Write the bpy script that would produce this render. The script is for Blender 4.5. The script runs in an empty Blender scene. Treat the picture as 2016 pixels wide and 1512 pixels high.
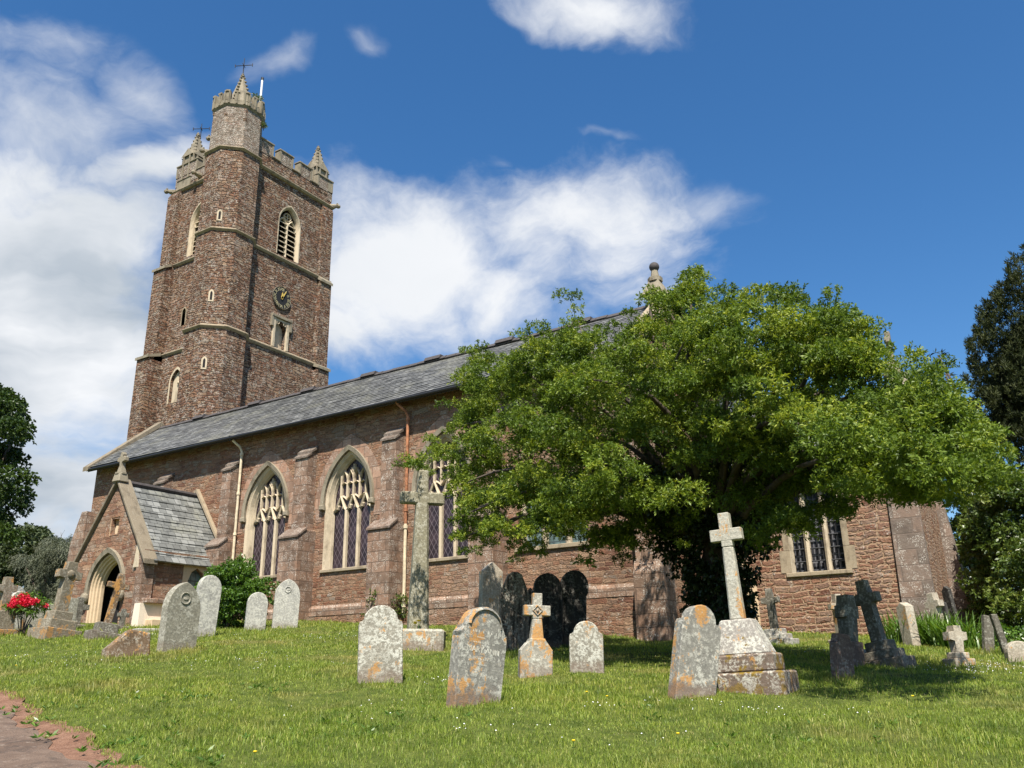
import bpy, bmesh, math, random
import numpy as np
from mathutils import Vector, Matrix
R = math.radians
random.seed(7); rng = np.random.default_rng(7)
sc = bpy.context.scene
COL = sc.collection

# ---------------------------------------------------------------- camera
YAW, PITCH, ROLL, FPX = R(32.31), R(18.52), R(-1.0), 1690.0
cy, sy = math.cos(YAW), math.sin(YAW)
fwd = Vector((-sy*math.cos(PITCH), cy*math.cos(PITCH), math.sin(PITCH)))
rt0 = Vector((cy, sy, 0)); up0 = rt0.cross(fwd)
rt = math.cos(ROLL)*rt0 + math.sin(ROLL)*up0
up = -math.sin(ROLL)*rt0 + math.cos(ROLL)*up0
cam_d = bpy.data.cameras.new('camera'); cam = bpy.data.objects.new('camera', cam_d); COL.objects.link(cam)
cam.matrix_world = Matrix(((rt.x, up.x, -fwd.x, 0), (rt.y, up.y, -fwd.y, 0), (rt.z, up.z, -fwd.z, 0), (0, 0, 0, 1)))
cam_d.sensor_width = 36; cam_d.lens = FPX/2016*36; cam_d.clip_end = 3000; cam_d.clip_start = 0.05
sc.camera = cam

def ray(px, py):
    return rt*((px-1008)/FPX) - up*((py-756)/FPX) + fwd
def on_y(px, py, Y):
    r = ray(px, py); return r*(Y/r.y)

# ---------------------------------------------------------------- sun, sky, exposure
SUN_AZ, SUN_EL = R(148), R(58)
sdir = Vector((math.sin(SUN_AZ)*math.cos(SUN_EL), math.cos(SUN_AZ)*math.cos(SUN_EL), math.sin(SUN_EL)))
sd = bpy.data.lights.new('sun', 'SUN'); sd.energy = 5.0; sd.angle = R(0.5); sd.color = (1.0, 0.94, 0.84)
sun = bpy.data.objects.new('sun', sd); COL.objects.link(sun)
sun.rotation_euler = (-sdir).to_track_quat('-Z', 'Y').to_euler(); sun.location = sdir*80
sc.view_settings.view_transform = 'Standard'; sc.view_settings.look = 'None'
sc.view_settings.exposure = 0.95; sc.view_settings.gamma = 1.0
sc.view_settings.use_curve_mapping = False

W = bpy.data.worlds.new('World'); sc.world = W; W.use_nodes = True
def build_sky():
    nt = W.node_tree; nt.nodes.clear(); N = nt.nodes.new; L = nt.links.new
    def math_(op, a, b=None, c=None, clamp=False):
        n = N('ShaderNodeMath'); n.operation = op; n.use_clamp = clamp
        for i, v in enumerate((a, b, c)):
            if v is None: continue
            if isinstance(v, (int, float)): n.inputs[i].default_value = v
            else: L(v, n.inputs[i])
        return n.outputs[0]
    def vm(op, a, b=None):
        n = N('ShaderNodeVectorMath'); n.operation = op
        for i, v in enumerate((a, b)):
            if v is None: continue
            if isinstance(v, (tuple, list, Vector)): n.inputs[i].default_value = v
            else: L(v, n.inputs[i])
        return n
    out = N('ShaderNodeOutputWorld'); bg = N('ShaderNodeBackground'); L(bg.outputs[0], out.inputs[0])
    sky = N('ShaderNodeTexSky'); sky.sky_type = 'NISHITA'; sky.sun_disc = False
    sky.sun_elevation = SUN_EL; sky.sun_rotation = SUN_AZ; sky.altitude = 60; sky.air_density = 1.0; sky.dust_density = 1.0; sky.ozone_density = 4.0
    tc = N('ShaderNodeTexCoord'); D = tc.outputs['Generated']
    def noise(vec, scale, detail=8, rough=.58, dist=0.0):
        n = N('ShaderNodeTexNoise'); n.inputs['Scale'].default_value = scale; n.inputs['Detail'].default_value = detail
        n.inputs['Roughness'].default_value = rough; n.inputs['Distortion'].default_value = dist
        L(vec, n.inputs['Vector']); return n
    warpn = noise(D, 3.2, 5); w1 = vm('SUBTRACT', warpn.outputs['Color'], (.5, .5, .5))
    w2 = vm('SCALE', w1.outputs[0]); w2.inputs['Scale'].default_value = .15
    DW = vm('ADD', D, w2.outputs[0]).outputs[0]
    # (centre px, half sizes px, tilt deg, weight)
    blobs = [(20, 640, 520, 400, 8, 1.45), (120, 960, 520, 260, 0, 1.15), (800, 490, 400, 225, 10, 1.1), (1130, 430, 420, 190, 12, 1.0), (1400, 410, 190, 75, 15, .69), (1000, 560, 260, 130, 0, .85),
             (640, 610, 200, 110, 0, .8), (1180, 10, 220, 95, 10, .9), (745, 80, 70, 50, 0, .40), (540, 125, 120, 55, -25, .69), (330, 330, 200, 60, -15, .8),
             (90, 230, 420, 170, 25, .66), (90, 60, 320, 110, 25, .42), (290, 190, 190, 90, 60, .55), (1185, 265, 110, 22, 5, .46), (980, 300, 70, 40, 0, .6), (-500, 700, 600, 500, 0, 1.4), (180, 470, 300, 150, 15, 1.1)]
    dens = None; wisp = None
    for (px, py, a, b, rot, wt) in blobs:
        c = ray(px, py).normalized()
        dx = (ray(px+60, py).normalized()-c); dy = (ray(px, py-60).normalized()-c)
        kx, ky = dx.length/60, dy.length/60
        ex, ey = dx.normalized(), dy.normalized(); ey = (ey-ex*ex.dot(ey)).normalized()
        co, si = math.cos(R(-rot)), math.sin(R(-rot))
        e1 = (ex*co+ey*si)/(a*kx); e2 = (-ex*si+ey*co)/(b*ky)
        dl = vm('SUBTRACT', DW, tuple(c)).outputs[0]
        u = vm('DOT_PRODUCT', dl, tuple(e1)).outputs['Value']; v = vm('DOT_PRODUCT', dl, tuple(e2)).outputs['Value']
        w = vm('DOT_PRODUCT', dl, tuple(c*2)).outputs['Value']
        q = math_('SQRT', math_('ADD', math_('ADD', math_('MULTIPLY', u, u), math_('MULTIPLY', v, v)), math_('MULTIPLY', w, w)))
        s = math_('MULTIPLY', math_('SUBTRACT', 1.0, q, clamp=True), wt)
        s = math_('MULTIPLY', math_('POWER', s, .6), 1.0)
        if wt < .7: wisp = s if wisp is None else math_('MAXIMUM', wisp, s)
        else: dens = s if dens is None else math_('MAXIMUM', dens, s)
    mp = N('ShaderNodeMapping'); mp.inputs['Scale'].default_value = (1.0, 1.0, 1.7); mp.inputs['Rotation'].default_value = (0, R(18), 0); L(DW, mp.inputs['Vector'])
    n1 = noise(mp.outputs[0], 4.2, 10, .60, .25); n2 = noise(mp.outputs[0], 13, 8, .62)
    fb = math_('ADD', math_('MULTIPLY', math_('SUBTRACT', n1.outputs['Fac'], .5), 1.55), math_('MULTIPLY', math_('SUBTRACT', n2.outputs['Fac'], .5), .55))
    tot = math_('ADD', dens, fb)
    mr = N('ShaderNodeMapRange'); mr.interpolation_type = 'SMOOTHSTEP'; L(tot, mr.inputs['Value'])
    mr.inputs['From Min'].default_value = .26; mr.inputs['From Max'].default_value = .98
    veil = N('ShaderNodeMapRange'); veil.interpolation_type = 'SMOOTHSTEP'; L(dens, veil.inputs['Value'])
    veil.inputs['From Min'].default_value = .05; veil.inputs['From Max'].default_value = .35; veil.inputs['To Max'].default_value = 1.0
    cov = math_('MULTIPLY', mr.outputs[0], veil.outputs[0])
    mw_ = N('ShaderNodeMapRange'); mw_.interpolation_type = 'SMOOTHSTEP'; L(math_('ADD', wisp, math_('MULTIPLY', fb, 1.1)), mw_.inputs['Value'])
    mw_.inputs['From Min'].default_value = .22; mw_.inputs['From Max'].default_value = 1.25; mw_.inputs['To Max'].default_value = .75
    vw = N('ShaderNodeMapRange'); vw.interpolation_type = 'SMOOTHSTEP'; L(wisp, vw.inputs['Value']); vw.inputs['From Min'].default_value = .03; vw.inputs['From Max'].default_value = .5
    cov = math_('MAXIMUM', cov, math_('MULTIPLY', mw_.outputs[0], vw.outputs[0]))
    # cloud tone: bright tops, blue grey where thick and low on the west side
    gc = ray(110, 900).normalized(); gl = vm('DISTANCE', DW, tuple(gc)).outputs['Value']
    gm = N('ShaderNodeMapRange'); gm.interpolation_type = 'SMOOTHSTEP'; L(gl, gm.inputs['Value'])
    gm.inputs['From Min'].default_value = .10; gm.inputs['From Max'].default_value = .42; gm.inputs['To Min'].default_value = 1; gm.inputs['To Max'].default_value = .0
    n3m = N('ShaderNodeMapping'); n3m.inputs['Scale'].default_value = (1, 1, 3.0); L(DW, n3m.inputs['Vector'])
    n3 = noise(n3m.outputs[0], 4.5, 6, .5)
    gs = N('ShaderNodeMapRange'); L(n3.outputs['Fac'], gs.inputs['Value']); gs.inputs['From Min'].default_value = .30; gs.inputs['From Max'].default_value = .60
    gsm = math_('ADD', math_('MULTIPLY', math_('MULTIPLY', gs.outputs[0], gm.outputs[0]), .95), math_('MULTIPLY', gs.outputs[0], .10), clamp=True)
    mixc = N('ShaderNodeMix'); mixc.data_type = 'RGBA'; L(gsm, mixc.inputs['Factor'])
    K = 9.5
    mixc.inputs['A'].default_value = (.84*K, .86*K, .89*K, 1); mixc.inputs['B'].default_value = (.40*K, .465*K, .54*K, 1)
    # clear sky tint
    hs = N('ShaderNodeHueSaturation'); hs.inputs['Saturation'].default_value = 1.26; hs.inputs['Value'].default_value = 1.42; L(sky.outputs[0], hs.inputs['Color'])
    mixs = N('ShaderNodeMix'); mixs.data_type = 'RGBA'; L(cov, mixs.inputs['Factor']); L(hs.outputs[0], mixs.inputs['A']); L(mixc.outputs['Result'], mixs.inputs['B'])
    L(mixs.outputs['Result'], bg.inputs['Color']); bg.inputs['Strength'].default_value = .06
build_sky()

# ---------------------------------------------------------------- helpers: objects
def link(name, me, mat=None, parent=None):
    o = bpy.data.objects.new(name, me); COL.objects.link(o)
    if mat is not None and me is not None:
        for m in (mat if isinstance(mat, (list, tuple)) else [mat]): me.materials.append(m)
    if parent is not None: o.parent = parent
    return o
def tag(o, label=None, cat=None, group=None, kind=None):
    if label: o['label'] = label
    if cat: o['category'] = cat
    if group: o['group'] = group
    if kind: o['kind'] = kind
    return o
def empty(name, loc, rz=0.0):
    o = bpy.data.objects.new(name, None); COL.objects.link(o); o.location = loc; o.rotation_euler = (0, 0, rz)
    o.empty_display_size = .3
    return o
def child_world(name, bm, mat, parent, smooth=False):
    """mesh given in world coordinates, parented to an unrotated root."""
    me = bpy.data.meshes.new(name); bmesh.ops.recalc_face_normals(bm, faces=bm.faces[:]); bm.to_mesh(me); bm.free()
    root = parent
    off = Vector((0, 0, 0))
    while root is not None: off += Vector(root.location); root = root.parent
    me.transform(Matrix.Translation(-off))
    if smooth: me.polygons.foreach_set('use_smooth', [True]*len(me.polygons))
    return link(name, me, mat, parent)
def child_local(name, bm, mat, parent, smooth=False):
    me = bpy.data.meshes.new(name); bmesh.ops.recalc_face_normals(bm, faces=bm.faces[:]); bm.to_mesh(me); bm.free()
    if smooth: me.polygons.foreach_set('use_smooth', [True]*len(me.polygons))
    return link(name, me, mat, parent)
BM = bmesh.new
X3, Y3, Z3 = Vector((1, 0, 0)), Vector((0, 1, 0)), Vector((0, 0, 1))
class Fr:
    def __init__(s, o, u, v=Z3):
        s.o = Vector(o); s.u = Vector(u).normalized(); s.v = Vector(v).normalized(); s.n = s.u.cross(s.v)
    def p(s, u, v, d=0.0): return s.o + s.u*u + s.v*v + s.n*d
LOC = Fr((0, 0, 0), X3)              # local frame: front faces -Y
def box(bm, x0, x1, y0, y1, z0, z1, bev=0.0):
    vs = [bm.verts.new((x, y, z)) for x in (x0, x1) for y in (y0, y1) for z in (z0, z1)]
    fs = [bm.faces.new([vs[i] for i in q]) for q in ((0, 1, 3, 2), (4, 6, 7, 5), (0, 4, 5, 1), (2, 3, 7, 6), (0, 2, 6, 4), (1, 5, 7, 3))]
    if bev: bmesh.ops.bevel(bm, geom=list({e for f in fs for e in f.edges}), offset=bev, segments=1, affect='EDGES')
def frustum(bm, cx, cy_, z0, z1, ax, ay, bx, by, bev=0.0):
    lo = [bm.verts.new((cx+sx*ax, cy_+s_*ay, z0)) for sx, s_ in ((-1, -1), (1, -1), (1, 1), (-1, 1))]
    hi = [bm.verts.new((cx+sx*bx, cy_+s_*by, z1)) for sx, s_ in ((-1, -1), (1, -1), (1, 1), (-1, 1))]
    fs = [bm.faces.new(lo[::-1]), bm.faces.new(hi)] + [bm.faces.new((lo[i], lo[(i+1) % 4], hi[(i+1) % 4], hi[i])) for i in range(4)]
    if bev: bmesh.ops.bevel(bm, geom=list({e for f in fs for e in f.edges}), offset=bev, segments=1, affect='EDGES')
def extr(bm, fr, poly, d0, d1, bev=0.0):
    a = [bm.verts.new(fr.p(u, v, d0)) for u, v in poly]; b = [bm.verts.new(fr.p(u, v, d1)) for u, v in poly]
    n = len(poly); f1 = bm.faces.new(b); f0 = bm.faces.new(a[::-1])
    sides = [bm.faces.new((a[i], a[(i+1) % n], b[(i+1) % n], b[i])) for i in range(n)]
    if bev: bmesh.ops.bevel(bm, geom=list(f1.edges)+list(f0.edges), offset=bev, segments=1, affect='EDGES')
def loft(bm, fr, A, dA, B, dB):
    a = [bm.verts.new(fr.p(u, v, dA)) for u, v in A]; b = [bm.verts.new(fr.p(u, v, dB)) for u, v in B]
    for i in range(len(A)-1): bm.faces.new((a[i], a[i+1], b[i+1], b[i]))
def ribbon(bm, fr, pts, w, d0, d1):
    P = [Vector(p) for p in pts]; n = len(P); L_, R_ = [], []
    for i in range(n):
        t = (P[min(i+1, n-1)]-P[max(i-1, 0)]).normalized(); nn = Vector((-t.y, t.x))
        L_.append(P[i]+nn*w/2); R_.append(P[i]-nn*w/2)
    rows = [[bm.verts.new(fr.p(q.x, q.y, d)) for q in S] for S, d in ((L_, d0), (L_, d1*.7+d0*.3), ([P[i] for i in range(n)], d1), (R_, d1*.7+d0*.3), (R_, d0))]
    for i in range(n-1):
        for k in range(4): bm.faces.new((rows[k][i], rows[k][i+1], rows[k+1][i+1], rows[k+1][i]))
    bm.faces.new([r[0] for r in rows]); bm.faces.new([r[-1] for r in rows][::-1])
def tube(bm, pts, rad, seg=8, cap=True):
    P = [Vector(p) for p in pts]; rs = rad if isinstance(rad, (list, tuple)) else [rad]*len(P); rings = []
    for i, p in enumerate(P):
        t = (P[min(i+1, len(P)-1)]-P[max(i-1, 0)]).normalized()
        a = t.cross(Z3 if abs(t.z) < .9 else X3).normalized(); b = t.cross(a)
        rings.append([bm.verts.new(p+(a*math.cos(2*math.pi*k/seg)+b*math.sin(2*math.pi*k/seg))*rs[i]) for k in range(seg)])
    for i in range(len(P)-1):
        for k in range(seg): bm.faces.new((rings[i][k], rings[i][(k+1) % seg], rings[i+1][(k+1) % seg], rings[i+1][k]))
    if cap: bm.faces.new(rings[0][::-1]); bm.faces.new(rings[-1])
def ngon_prism(bm, cx, cy_, z0, z1, a0, a1, n=8, cap=True, rot=None):
    rot = math.pi/n if rot is None else rot; k = 1/math.cos(math.pi/n)
    lo = [bm.verts.new((cx+a0*k*math.cos(rot+2*math.pi*i/n), cy_+a0*k*math.sin(rot+2*math.pi*i/n), z0)) for i in range(n)]
    hi = [bm.verts.new((cx+a1*k*math.cos(rot+2*math.pi*i/n), cy_+a1*k*math.sin(rot+2*math.pi*i/n), z1)) for i in range(n)]
    for i in range(n): bm.faces.new((lo[i], lo[(i+1) % n], hi[(i+1) % n], hi[i]))
    if cap: bm.faces.new(lo[::-1]); bm.faces.new(hi)
def arch(cx, spring, hw, apex, n=12):
    h = apex-spring; Rr = (hw*hw+h*h)/(2*hw); c = cx-hw+Rr
    a1 = math.atan2(h, cx-c); pts = []
    for i in range(n+1):
        a = math.pi+(a1-math.pi)*i/n; pts.append((c+Rr*math.cos(a), spring+Rr*math.sin(a)))
    return pts + [(2*cx-x, y) for x, y in pts[-2::-1]]
def opening(cx, sill, spring, hw, apex, n=12):
    return [(cx-hw, sill)] + arch(cx, spring, hw, apex, n) + [(cx+hw, sill)]
def arch_hw(v, spring, hw, apex):
    if v <= spring: return hw
    h = apex-spring; Rr = (hw*hw+h*h)/(2*hw); y = v-spring
    if y >= h: return 0.0
    return math.sqrt(max(Rr*Rr-y*y, 0))-(Rr-hw)
def wall(bm, fr, outline, holes=(), depth=.5, edges_back=True):
    es = []; loops = []
    for lp in [outline]+list(holes):
        vs = [bm.verts.new(fr.p(u, v, 0)) for u, v in lp]
        loops.append(vs); es += [bm.edges.new((vs[i], vs[(i+1) % len(vs)])) for i in range(len(vs))]
    bmesh.ops.triangle_fill(bm, edges=es, use_beauty=True)
    for k, lp in enumerate([outline]+list(holes)):
        if k == 0 and not edges_back: continue
        b = [bm.verts.new(fr.p(u, v, -depth)) for u, v in lp]; n = len(lp)
        for i in range(n): bm.faces.new((loops[k][i], loops[k][(i+1) % n], b[(i+1) % n], b[i]))

# ---------------------------------------------------------------- helpers: materials
class Mat:
    def __init__(s, name):
        s.m = bpy.data.materials.new(name); s.m.use_nodes = True; s.nt = s.m.node_tree
        s.bsdf = s.nt.nodes['Principled BSDF']; s.out = s.nt.nodes['Material Output']
    def N(s, t, **kw):
        n = s.nt.nodes.new(t)
        for k, v in kw.items(): setattr(n, k, v)
        return n
    def L(s, a, b): s.nt.links.new(a, b)
    def set(s, n, **kw):
        for k, v in kw.items():
            k = k.replace('_', ' ')
            if hasattr(v, 'is_output') : s.L(v, n.inputs[k])
            else: n.inputs[k].default_value = v
        return n
    def math(s, op, a, b=None, c=None, clamp=False):
        n = s.N('ShaderNodeMath', operation=op, use_clamp=clamp)
        for i, v in enumerate((a, b, c)):
            if v is None: continue
            if isinstance(v, (int, float)): n.inputs[i].default_value = v
            else: s.L(v, n.inputs[i])
        return n.outputs[0]
    def mix(s, f, a, b, blend='MIX'):
        n = s.N('ShaderNodeMix', data_type='RGBA', blend_type=blend)
        for k, v in (('Factor', f), ('A', a), ('B', b)):
            if isinstance(v, (int, float)): n.inputs[k].default_value = v
            elif isinstance(v, tuple): n.inputs[k].default_value = (*v[:3], 1)
            else: s.L(v, n.inputs[k])
        return n.outputs['Result']
    def step(s, v, a, b, lo=0.0, hi=1.0):
        n = s.N('ShaderNodeMapRange', interpolation_type='SMOOTHSTEP'); s.L(v, n.inputs['Value'])
        n.inputs['From Min'].default_value = a; n.inputs['From Max'].default_value = b
        n.inputs['To Min'].default_value = lo; n.inputs['To Max'].default_value = hi
        return n.outputs[0]
    def noise(s, vec, scale, detail=5, rough=.55, dist=0.0, out='Fac'):
        n = s.N('ShaderNodeTexNoise'); n.inputs['Scale'].default_value = scale; n.inputs['Detail'].default_value = detail
        n.inputs['Roughness'].default_value = rough; n.inputs['Distortion'].default_value = dist
        if vec is not None: s.L(vec, n.inputs['Vector'])
        return n.outputs[out]
    def ramp(s, v, stops, interp='LINEAR'):
        n = s.N('ShaderNodeValToRGB'); cr = n.color_ramp; cr.interpolation = interp
        while len(cr.elements) < len(stops): cr.elements.new(.5)
        for e, (p, c) in zip(cr.elements, stops): e.position = p; e.color = (*c, 1)
        s.L(v, n.inputs[0]); return n.outputs[0]
    def vmul(s, v, k):
        n = s.N('ShaderNodeVectorMath', operation='MULTIPLY'); s.L(v, n.inputs[0]); n.inputs[1].default_value = k; return n.outputs[0]
    def vadd(s, v, w):
        n = s.N('ShaderNodeVectorMath', operation='ADD'); s.L(v, n.inputs[0])
        if isinstance(w, tuple): n.inputs[1].default_value = w
        else: s.L(w, n.inputs[1])
        return n.outputs[0]
    def pos(s): return s.N('ShaderNodeNewGeometry').outputs['Position']
    def uz(s, P):
        x = s.N('ShaderNodeSeparateXYZ'); s.L(P, x.inputs[0])
        u = s.math('ADD', x.outputs[0], x.outputs[1])
        c = s.N('ShaderNodeCombineXYZ'); s.L(u, c.inputs[0]); s.L(x.outputs[2], c.inputs[1]); return c.outputs[0], x
    def bump(s, h, strength=.5, dist=.02):
        b = s.N('ShaderNodeBump'); b.inputs['Strength'].default_value = strength; b.inputs['Distance'].default_value = dist
        s.L(h, b.inputs['Height']); s.L(b.outputs[0], s.bsdf.inputs['Normal'])
    def fin(s, color, rough=.9, spec=.3):
        if isinstance(color, tuple): s.bsdf.inputs['Base Color'].default_value = (*color[:3], 1)
        else: s.L(color, s.bsdf.inputs['Base Color'])
        if isinstance(rough, (int, float)): s.bsdf.inputs['Roughness'].default_value = rough
        else: s.L(rough, s.bsdf.inputs['Roughness'])
        s.bsdf.inputs['Specular IOR Level'].default_value = spec
        return s.m

def mat_rubble(name, w=.36, h=.15, mortar=(.36, .22, .15), mw=.016, stones=None, lichen=.25, bump=.045, rough=1.0, dark=.55):
    """random rubble: two sizes of roughly coursed stones, torn edges, per stone colour, lichen"""
    M = Mat(name); P = M.pos(); uv, xyz = M.uz(P)
    def cen(n, k):
        v = M.N('ShaderNodeVectorMath', operation='SUBTRACT'); M.L(n, v.inputs[0]); v.inputs[1].default_value = (.5, .5, .5); return M.vmul(v.outputs[0], k)
    d1 = cen(M.noise(P, 1.6, 3, out='Color'), (.50*rough, .26*rough, 0)); d2 = cen(M.noise(P, 7.0, 4, .6, out='Color'), (.14*rough, .085*rough, 0)); d3 = cen(M.noise(P, 26, 3, .6, out='Color'), (.03*rough, .024*rough, 0))
    q = M.vadd(M.vadd(M.vadd(uv, d1), d2), d3); cols, facs = [], []
    for (kw, kh, off, fr) in ((1.0, 1.0, .5, 2), (.62, .66, .37, 3)):
        br = M.N('ShaderNodeTexBrick', offset=off, offset_frequency=2, squash=1.35, squash_frequency=fr); M.L(q, br.inputs['Vector'])
        M.set(br, Scale=1.0, Mortar_Size=mw, Mortar_Smooth=.55, Bias=0.0, Brick_Width=w*kw, Row_Height=h*kh, Color1=(0, 0, 0, 1), Color2=(1, 1, 1, 1), Mortar=(.5, .5, .5, 1))
        cols.append(br.outputs['Color']); facs.append(br.outputs['Fac'])
    sel = M.step(M.noise(M.vmul(P, (1, 1, 1.6)), 1.1, 3, .5), .49, .51)
    rnd = M.mix(sel, cols[0], cols[1]); fm = M.N('ShaderNodeMix', data_type='FLOAT'); M.L(sel, fm.inputs['Factor']); M.L(facs[0], fm.inputs['A']); M.L(facs[1], fm.inputs['B']); mort = fm.outputs['Result']
    fine = M.noise(P, 18, 7, .68); mid = M.noise(M.vmul(P, (1, 1, 2.2)), 5, 6, .7)
    blot = M.noise(M.vmul(P, (1, 1, 1.4)), 1.3, 6, .65)
    stones = stones or [(0, (.115, .053, .035)), (.2, (.235, .112, .066)), (.42, (.325, .178, .105)), (.6, (.23, .148, .10)), (.76, (.38, .240, .148)), (.88, (.29, .235, .18)), (1, (.50, .38, .27))]
    col = M.ramp(M.math('ADD', M.math('MULTIPLY', rnd, .8), M.math('MULTIPLY', mid, .2)), stones)
    col = M.mix(M.step(fine, .32, .72, 0, .8), col, M.mix(.62, col, (.075, .042, .034)))
    big = M.noise(P, .35, 5, .62)
    col = M.mix(M.step(big, .5, .66, 0, .55), col, M.mix(.55, col, (.32, .24, .185)))
    col = M.mix(M.step(big, .48, .32, 0, dark), col, M.mix(.6, col, (.10, .066, .056)))
    col = M.mix(M.step(blot, .53, .66, 0, .6), col, M.mix(.5, col, (.43, .27, .17)))
    col = M.mix(M.step(M.noise(M.vmul(P, (1.6, 1.6, .22)), 1.5, 5, .6), .56, .70, 0, .6), col, M.mix(.6, col, (.09, .065, .055)))
    col = M.mix(M.step(mort, .15, .75), col, M.mix(M.step(fine, .35, .7), mortar, tuple(Vector(mortar)*.55)))
    li = M.noise(P, 4.5, 7, .72); sp = M.noise(P, 24, 5, .65)
    col = M.mix(M.math('MULTIPLY', M.math('MULTIPLY', M.step(li, .58-.14*lichen, .68-.1*lichen), M.step(sp, .46, .58)), min(.95, .45+lichen)), col, (.56, .51, .44))
    hgt = M.math('SUBTRACT', M.math('ADD', M.math('MULTIPLY', fine, .75), M.math('ADD', M.math('MULTIPLY', mid, .8), M.math('MULTIPLY', rnd, .45))), M.math('MULTIPLY', mort, .8))
    M.bump(hgt, 1.0, bump)
    return M.fin(col, .93, .12)

def mat_ashlar(name, base=(.26, .20, .165), bw=.75, bh=.36, vary=.5, dark=.5, lich=.4, joint=(.30, .24, .20)):
    M = Mat(name); P = M.pos(); uv, _ = M.uz(P)
    br = M.N('ShaderNodeTexBrick'); M.L(uv, br.inputs['Vector'])
    M.set(br, Scale=1.0, Mortar_Size=.016, Mortar_Smooth=.3, Bias=0.0, Brick_Width=bw, Row_Height=bh, Color1=(0, 0, 0, 1), Color2=(1, 1, 1, 1), Mortar=(.5, .5, .5, 1))
    b = Vector(base)
    col = M.ramp(br.outputs['Color'], [(0, tuple(b*.78)), (.35, tuple(b)), (.7, tuple(Vector((b.x*1.15, b.y*1.02, b.z*.95)))), (1, tuple(b*1.3))])
    n1 = M.noise(P, 2.2, 7, .68); n2 = M.noise(P, 14, 6, .7); n3 = M.noise(P, 34, 3, .6)
    col = M.mix(M.step(n1, .48, .72, 0, dark), col, tuple(b*.33))
    col = M.mix(M.step(n2, .4, .75, 0, vary), col, tuple(b*.62))
    lm = M.math('MULTIPLY', M.step(n3, .52, .60), M.step(M.noise(P, 3.3, 6, .7), .44, .58))
    col = M.mix(M.math('MULTIPLY', lm, lich), col, (.55, .51, .44))
    col = M.mix(M.math('MULTIPLY', br.outputs['Fac'], .7), col, joint)
    h = M.math('SUBTRACT', M.math('ADD', M.math('MULTIPLY', n2, .6), M.math('MULTIPLY', n3, .3)), br.outputs['Fac'])
    M.bump(h, .8, .02)
    return M.fin(col, .92, .2)

def mat_dressed(name, base=(.55, .45, .32), stain=.6, lich=.15):
    M = Mat(name); P = M.pos(); b = Vector(base)
    n1 = M.noise(M.vmul(P, (1, 1, .45)), 3.5, 7, .68); n2 = M.noise(P, 20, 5, .7); n3 = M.noise(P, 45, 3)
    col = M.mix(M.step(n1, .46, .7, 0, stain), tuple(b), tuple(Vector((b.x*.42, b.y*.40, b.z*.38))))
    col = M.mix(M.step(n2, .5, .8, 0, .5), col, tuple(b*.6))
    col = M.mix(M.step(n3, .62, .7, 0, lich), col, (.6, .58, .52))
    M.bump(M.math('ADD', n2, M.math('MULTIPLY', n3, .5)), .5, .015)
    return M.fin(col, .88, .25)

def mat_slate(name, axis='x', w=.34, h=.26, base=(.115, .125, .125), light=(.26, .27, .255), k=1.3):
    M = Mat(name); P = M.pos(); s = M.N('ShaderNodeSeparateXYZ'); M.L(P, s.inputs[0])
    c = M.N('ShaderNodeCombineXYZ'); M.L(s.outputs[0 if axis == 'x' else 1], c.inputs[0]); M.L(M.math('MULTIPLY', s.outputs[2], k), c.inputs[1])
    wob = M.noise(P, .8, 3, out='Color'); wv = M.N('ShaderNodeVectorMath', operation='SUBTRACT'); M.L(wob, wv.inputs[0]); wv.inputs[1].default_value = (.5, .5, .5)
    uv = M.vadd(c.outputs[0], M.vmul(wv.outputs[0], (.1, .12, 0)))
    br = M.N('ShaderNodeTexBrick'); M.L(uv, br.inputs['Vector'])
    M.set(br, Scale=1.0, Mortar_Size=.007, Mortar_Smooth=.2, Bias=0.0, Brick_Width=w, Row_Height=h, Color1=(0, 0, 0, 1), Color2=(1, 1, 1, 1), Mortar=(.0, .0, .0, 1))
    b = Vector(base); l = Vector(light)
    col = M.ramp(br.outputs['Color'], [(0, tuple(b*.7)), (.4, tuple(b)), (.75, tuple(b*1.25)), (1, tuple(l))])
    n1 = M.noise(P, .8, 6, .65); n2 = M.noise(P, 12, 6, .7)
    col = M.mix(M.step(n1, .48, .66, 0, .6), col, tuple(b*1.5+Vector((.05, .045, .01)))); col = M.mix(M.step(M.noise(M.vmul(P, (.5, 1, 1)), 2.0, 5, .65), .54, .68, 0, .5), col, tuple(b*.6))
    col = M.mix(M.step(n2, .55, .72, 0, .55), col, tuple(l*1.1))
    col = M.mix(br.outputs['Fac'], col, tuple(b*.3))
    M.bump(M.math('SUBTRACT', M.math('ADD', M.math('MULTIPLY', br.outputs['Color'], .5), M.math('MULTIPLY', n2, .3)), M.math('MULTIPLY', br.outputs['Fac'], 1.2)), .9, .02)
    return M.fin(col, M.step(n2, .2, .8, .42, .7), .45)

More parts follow.
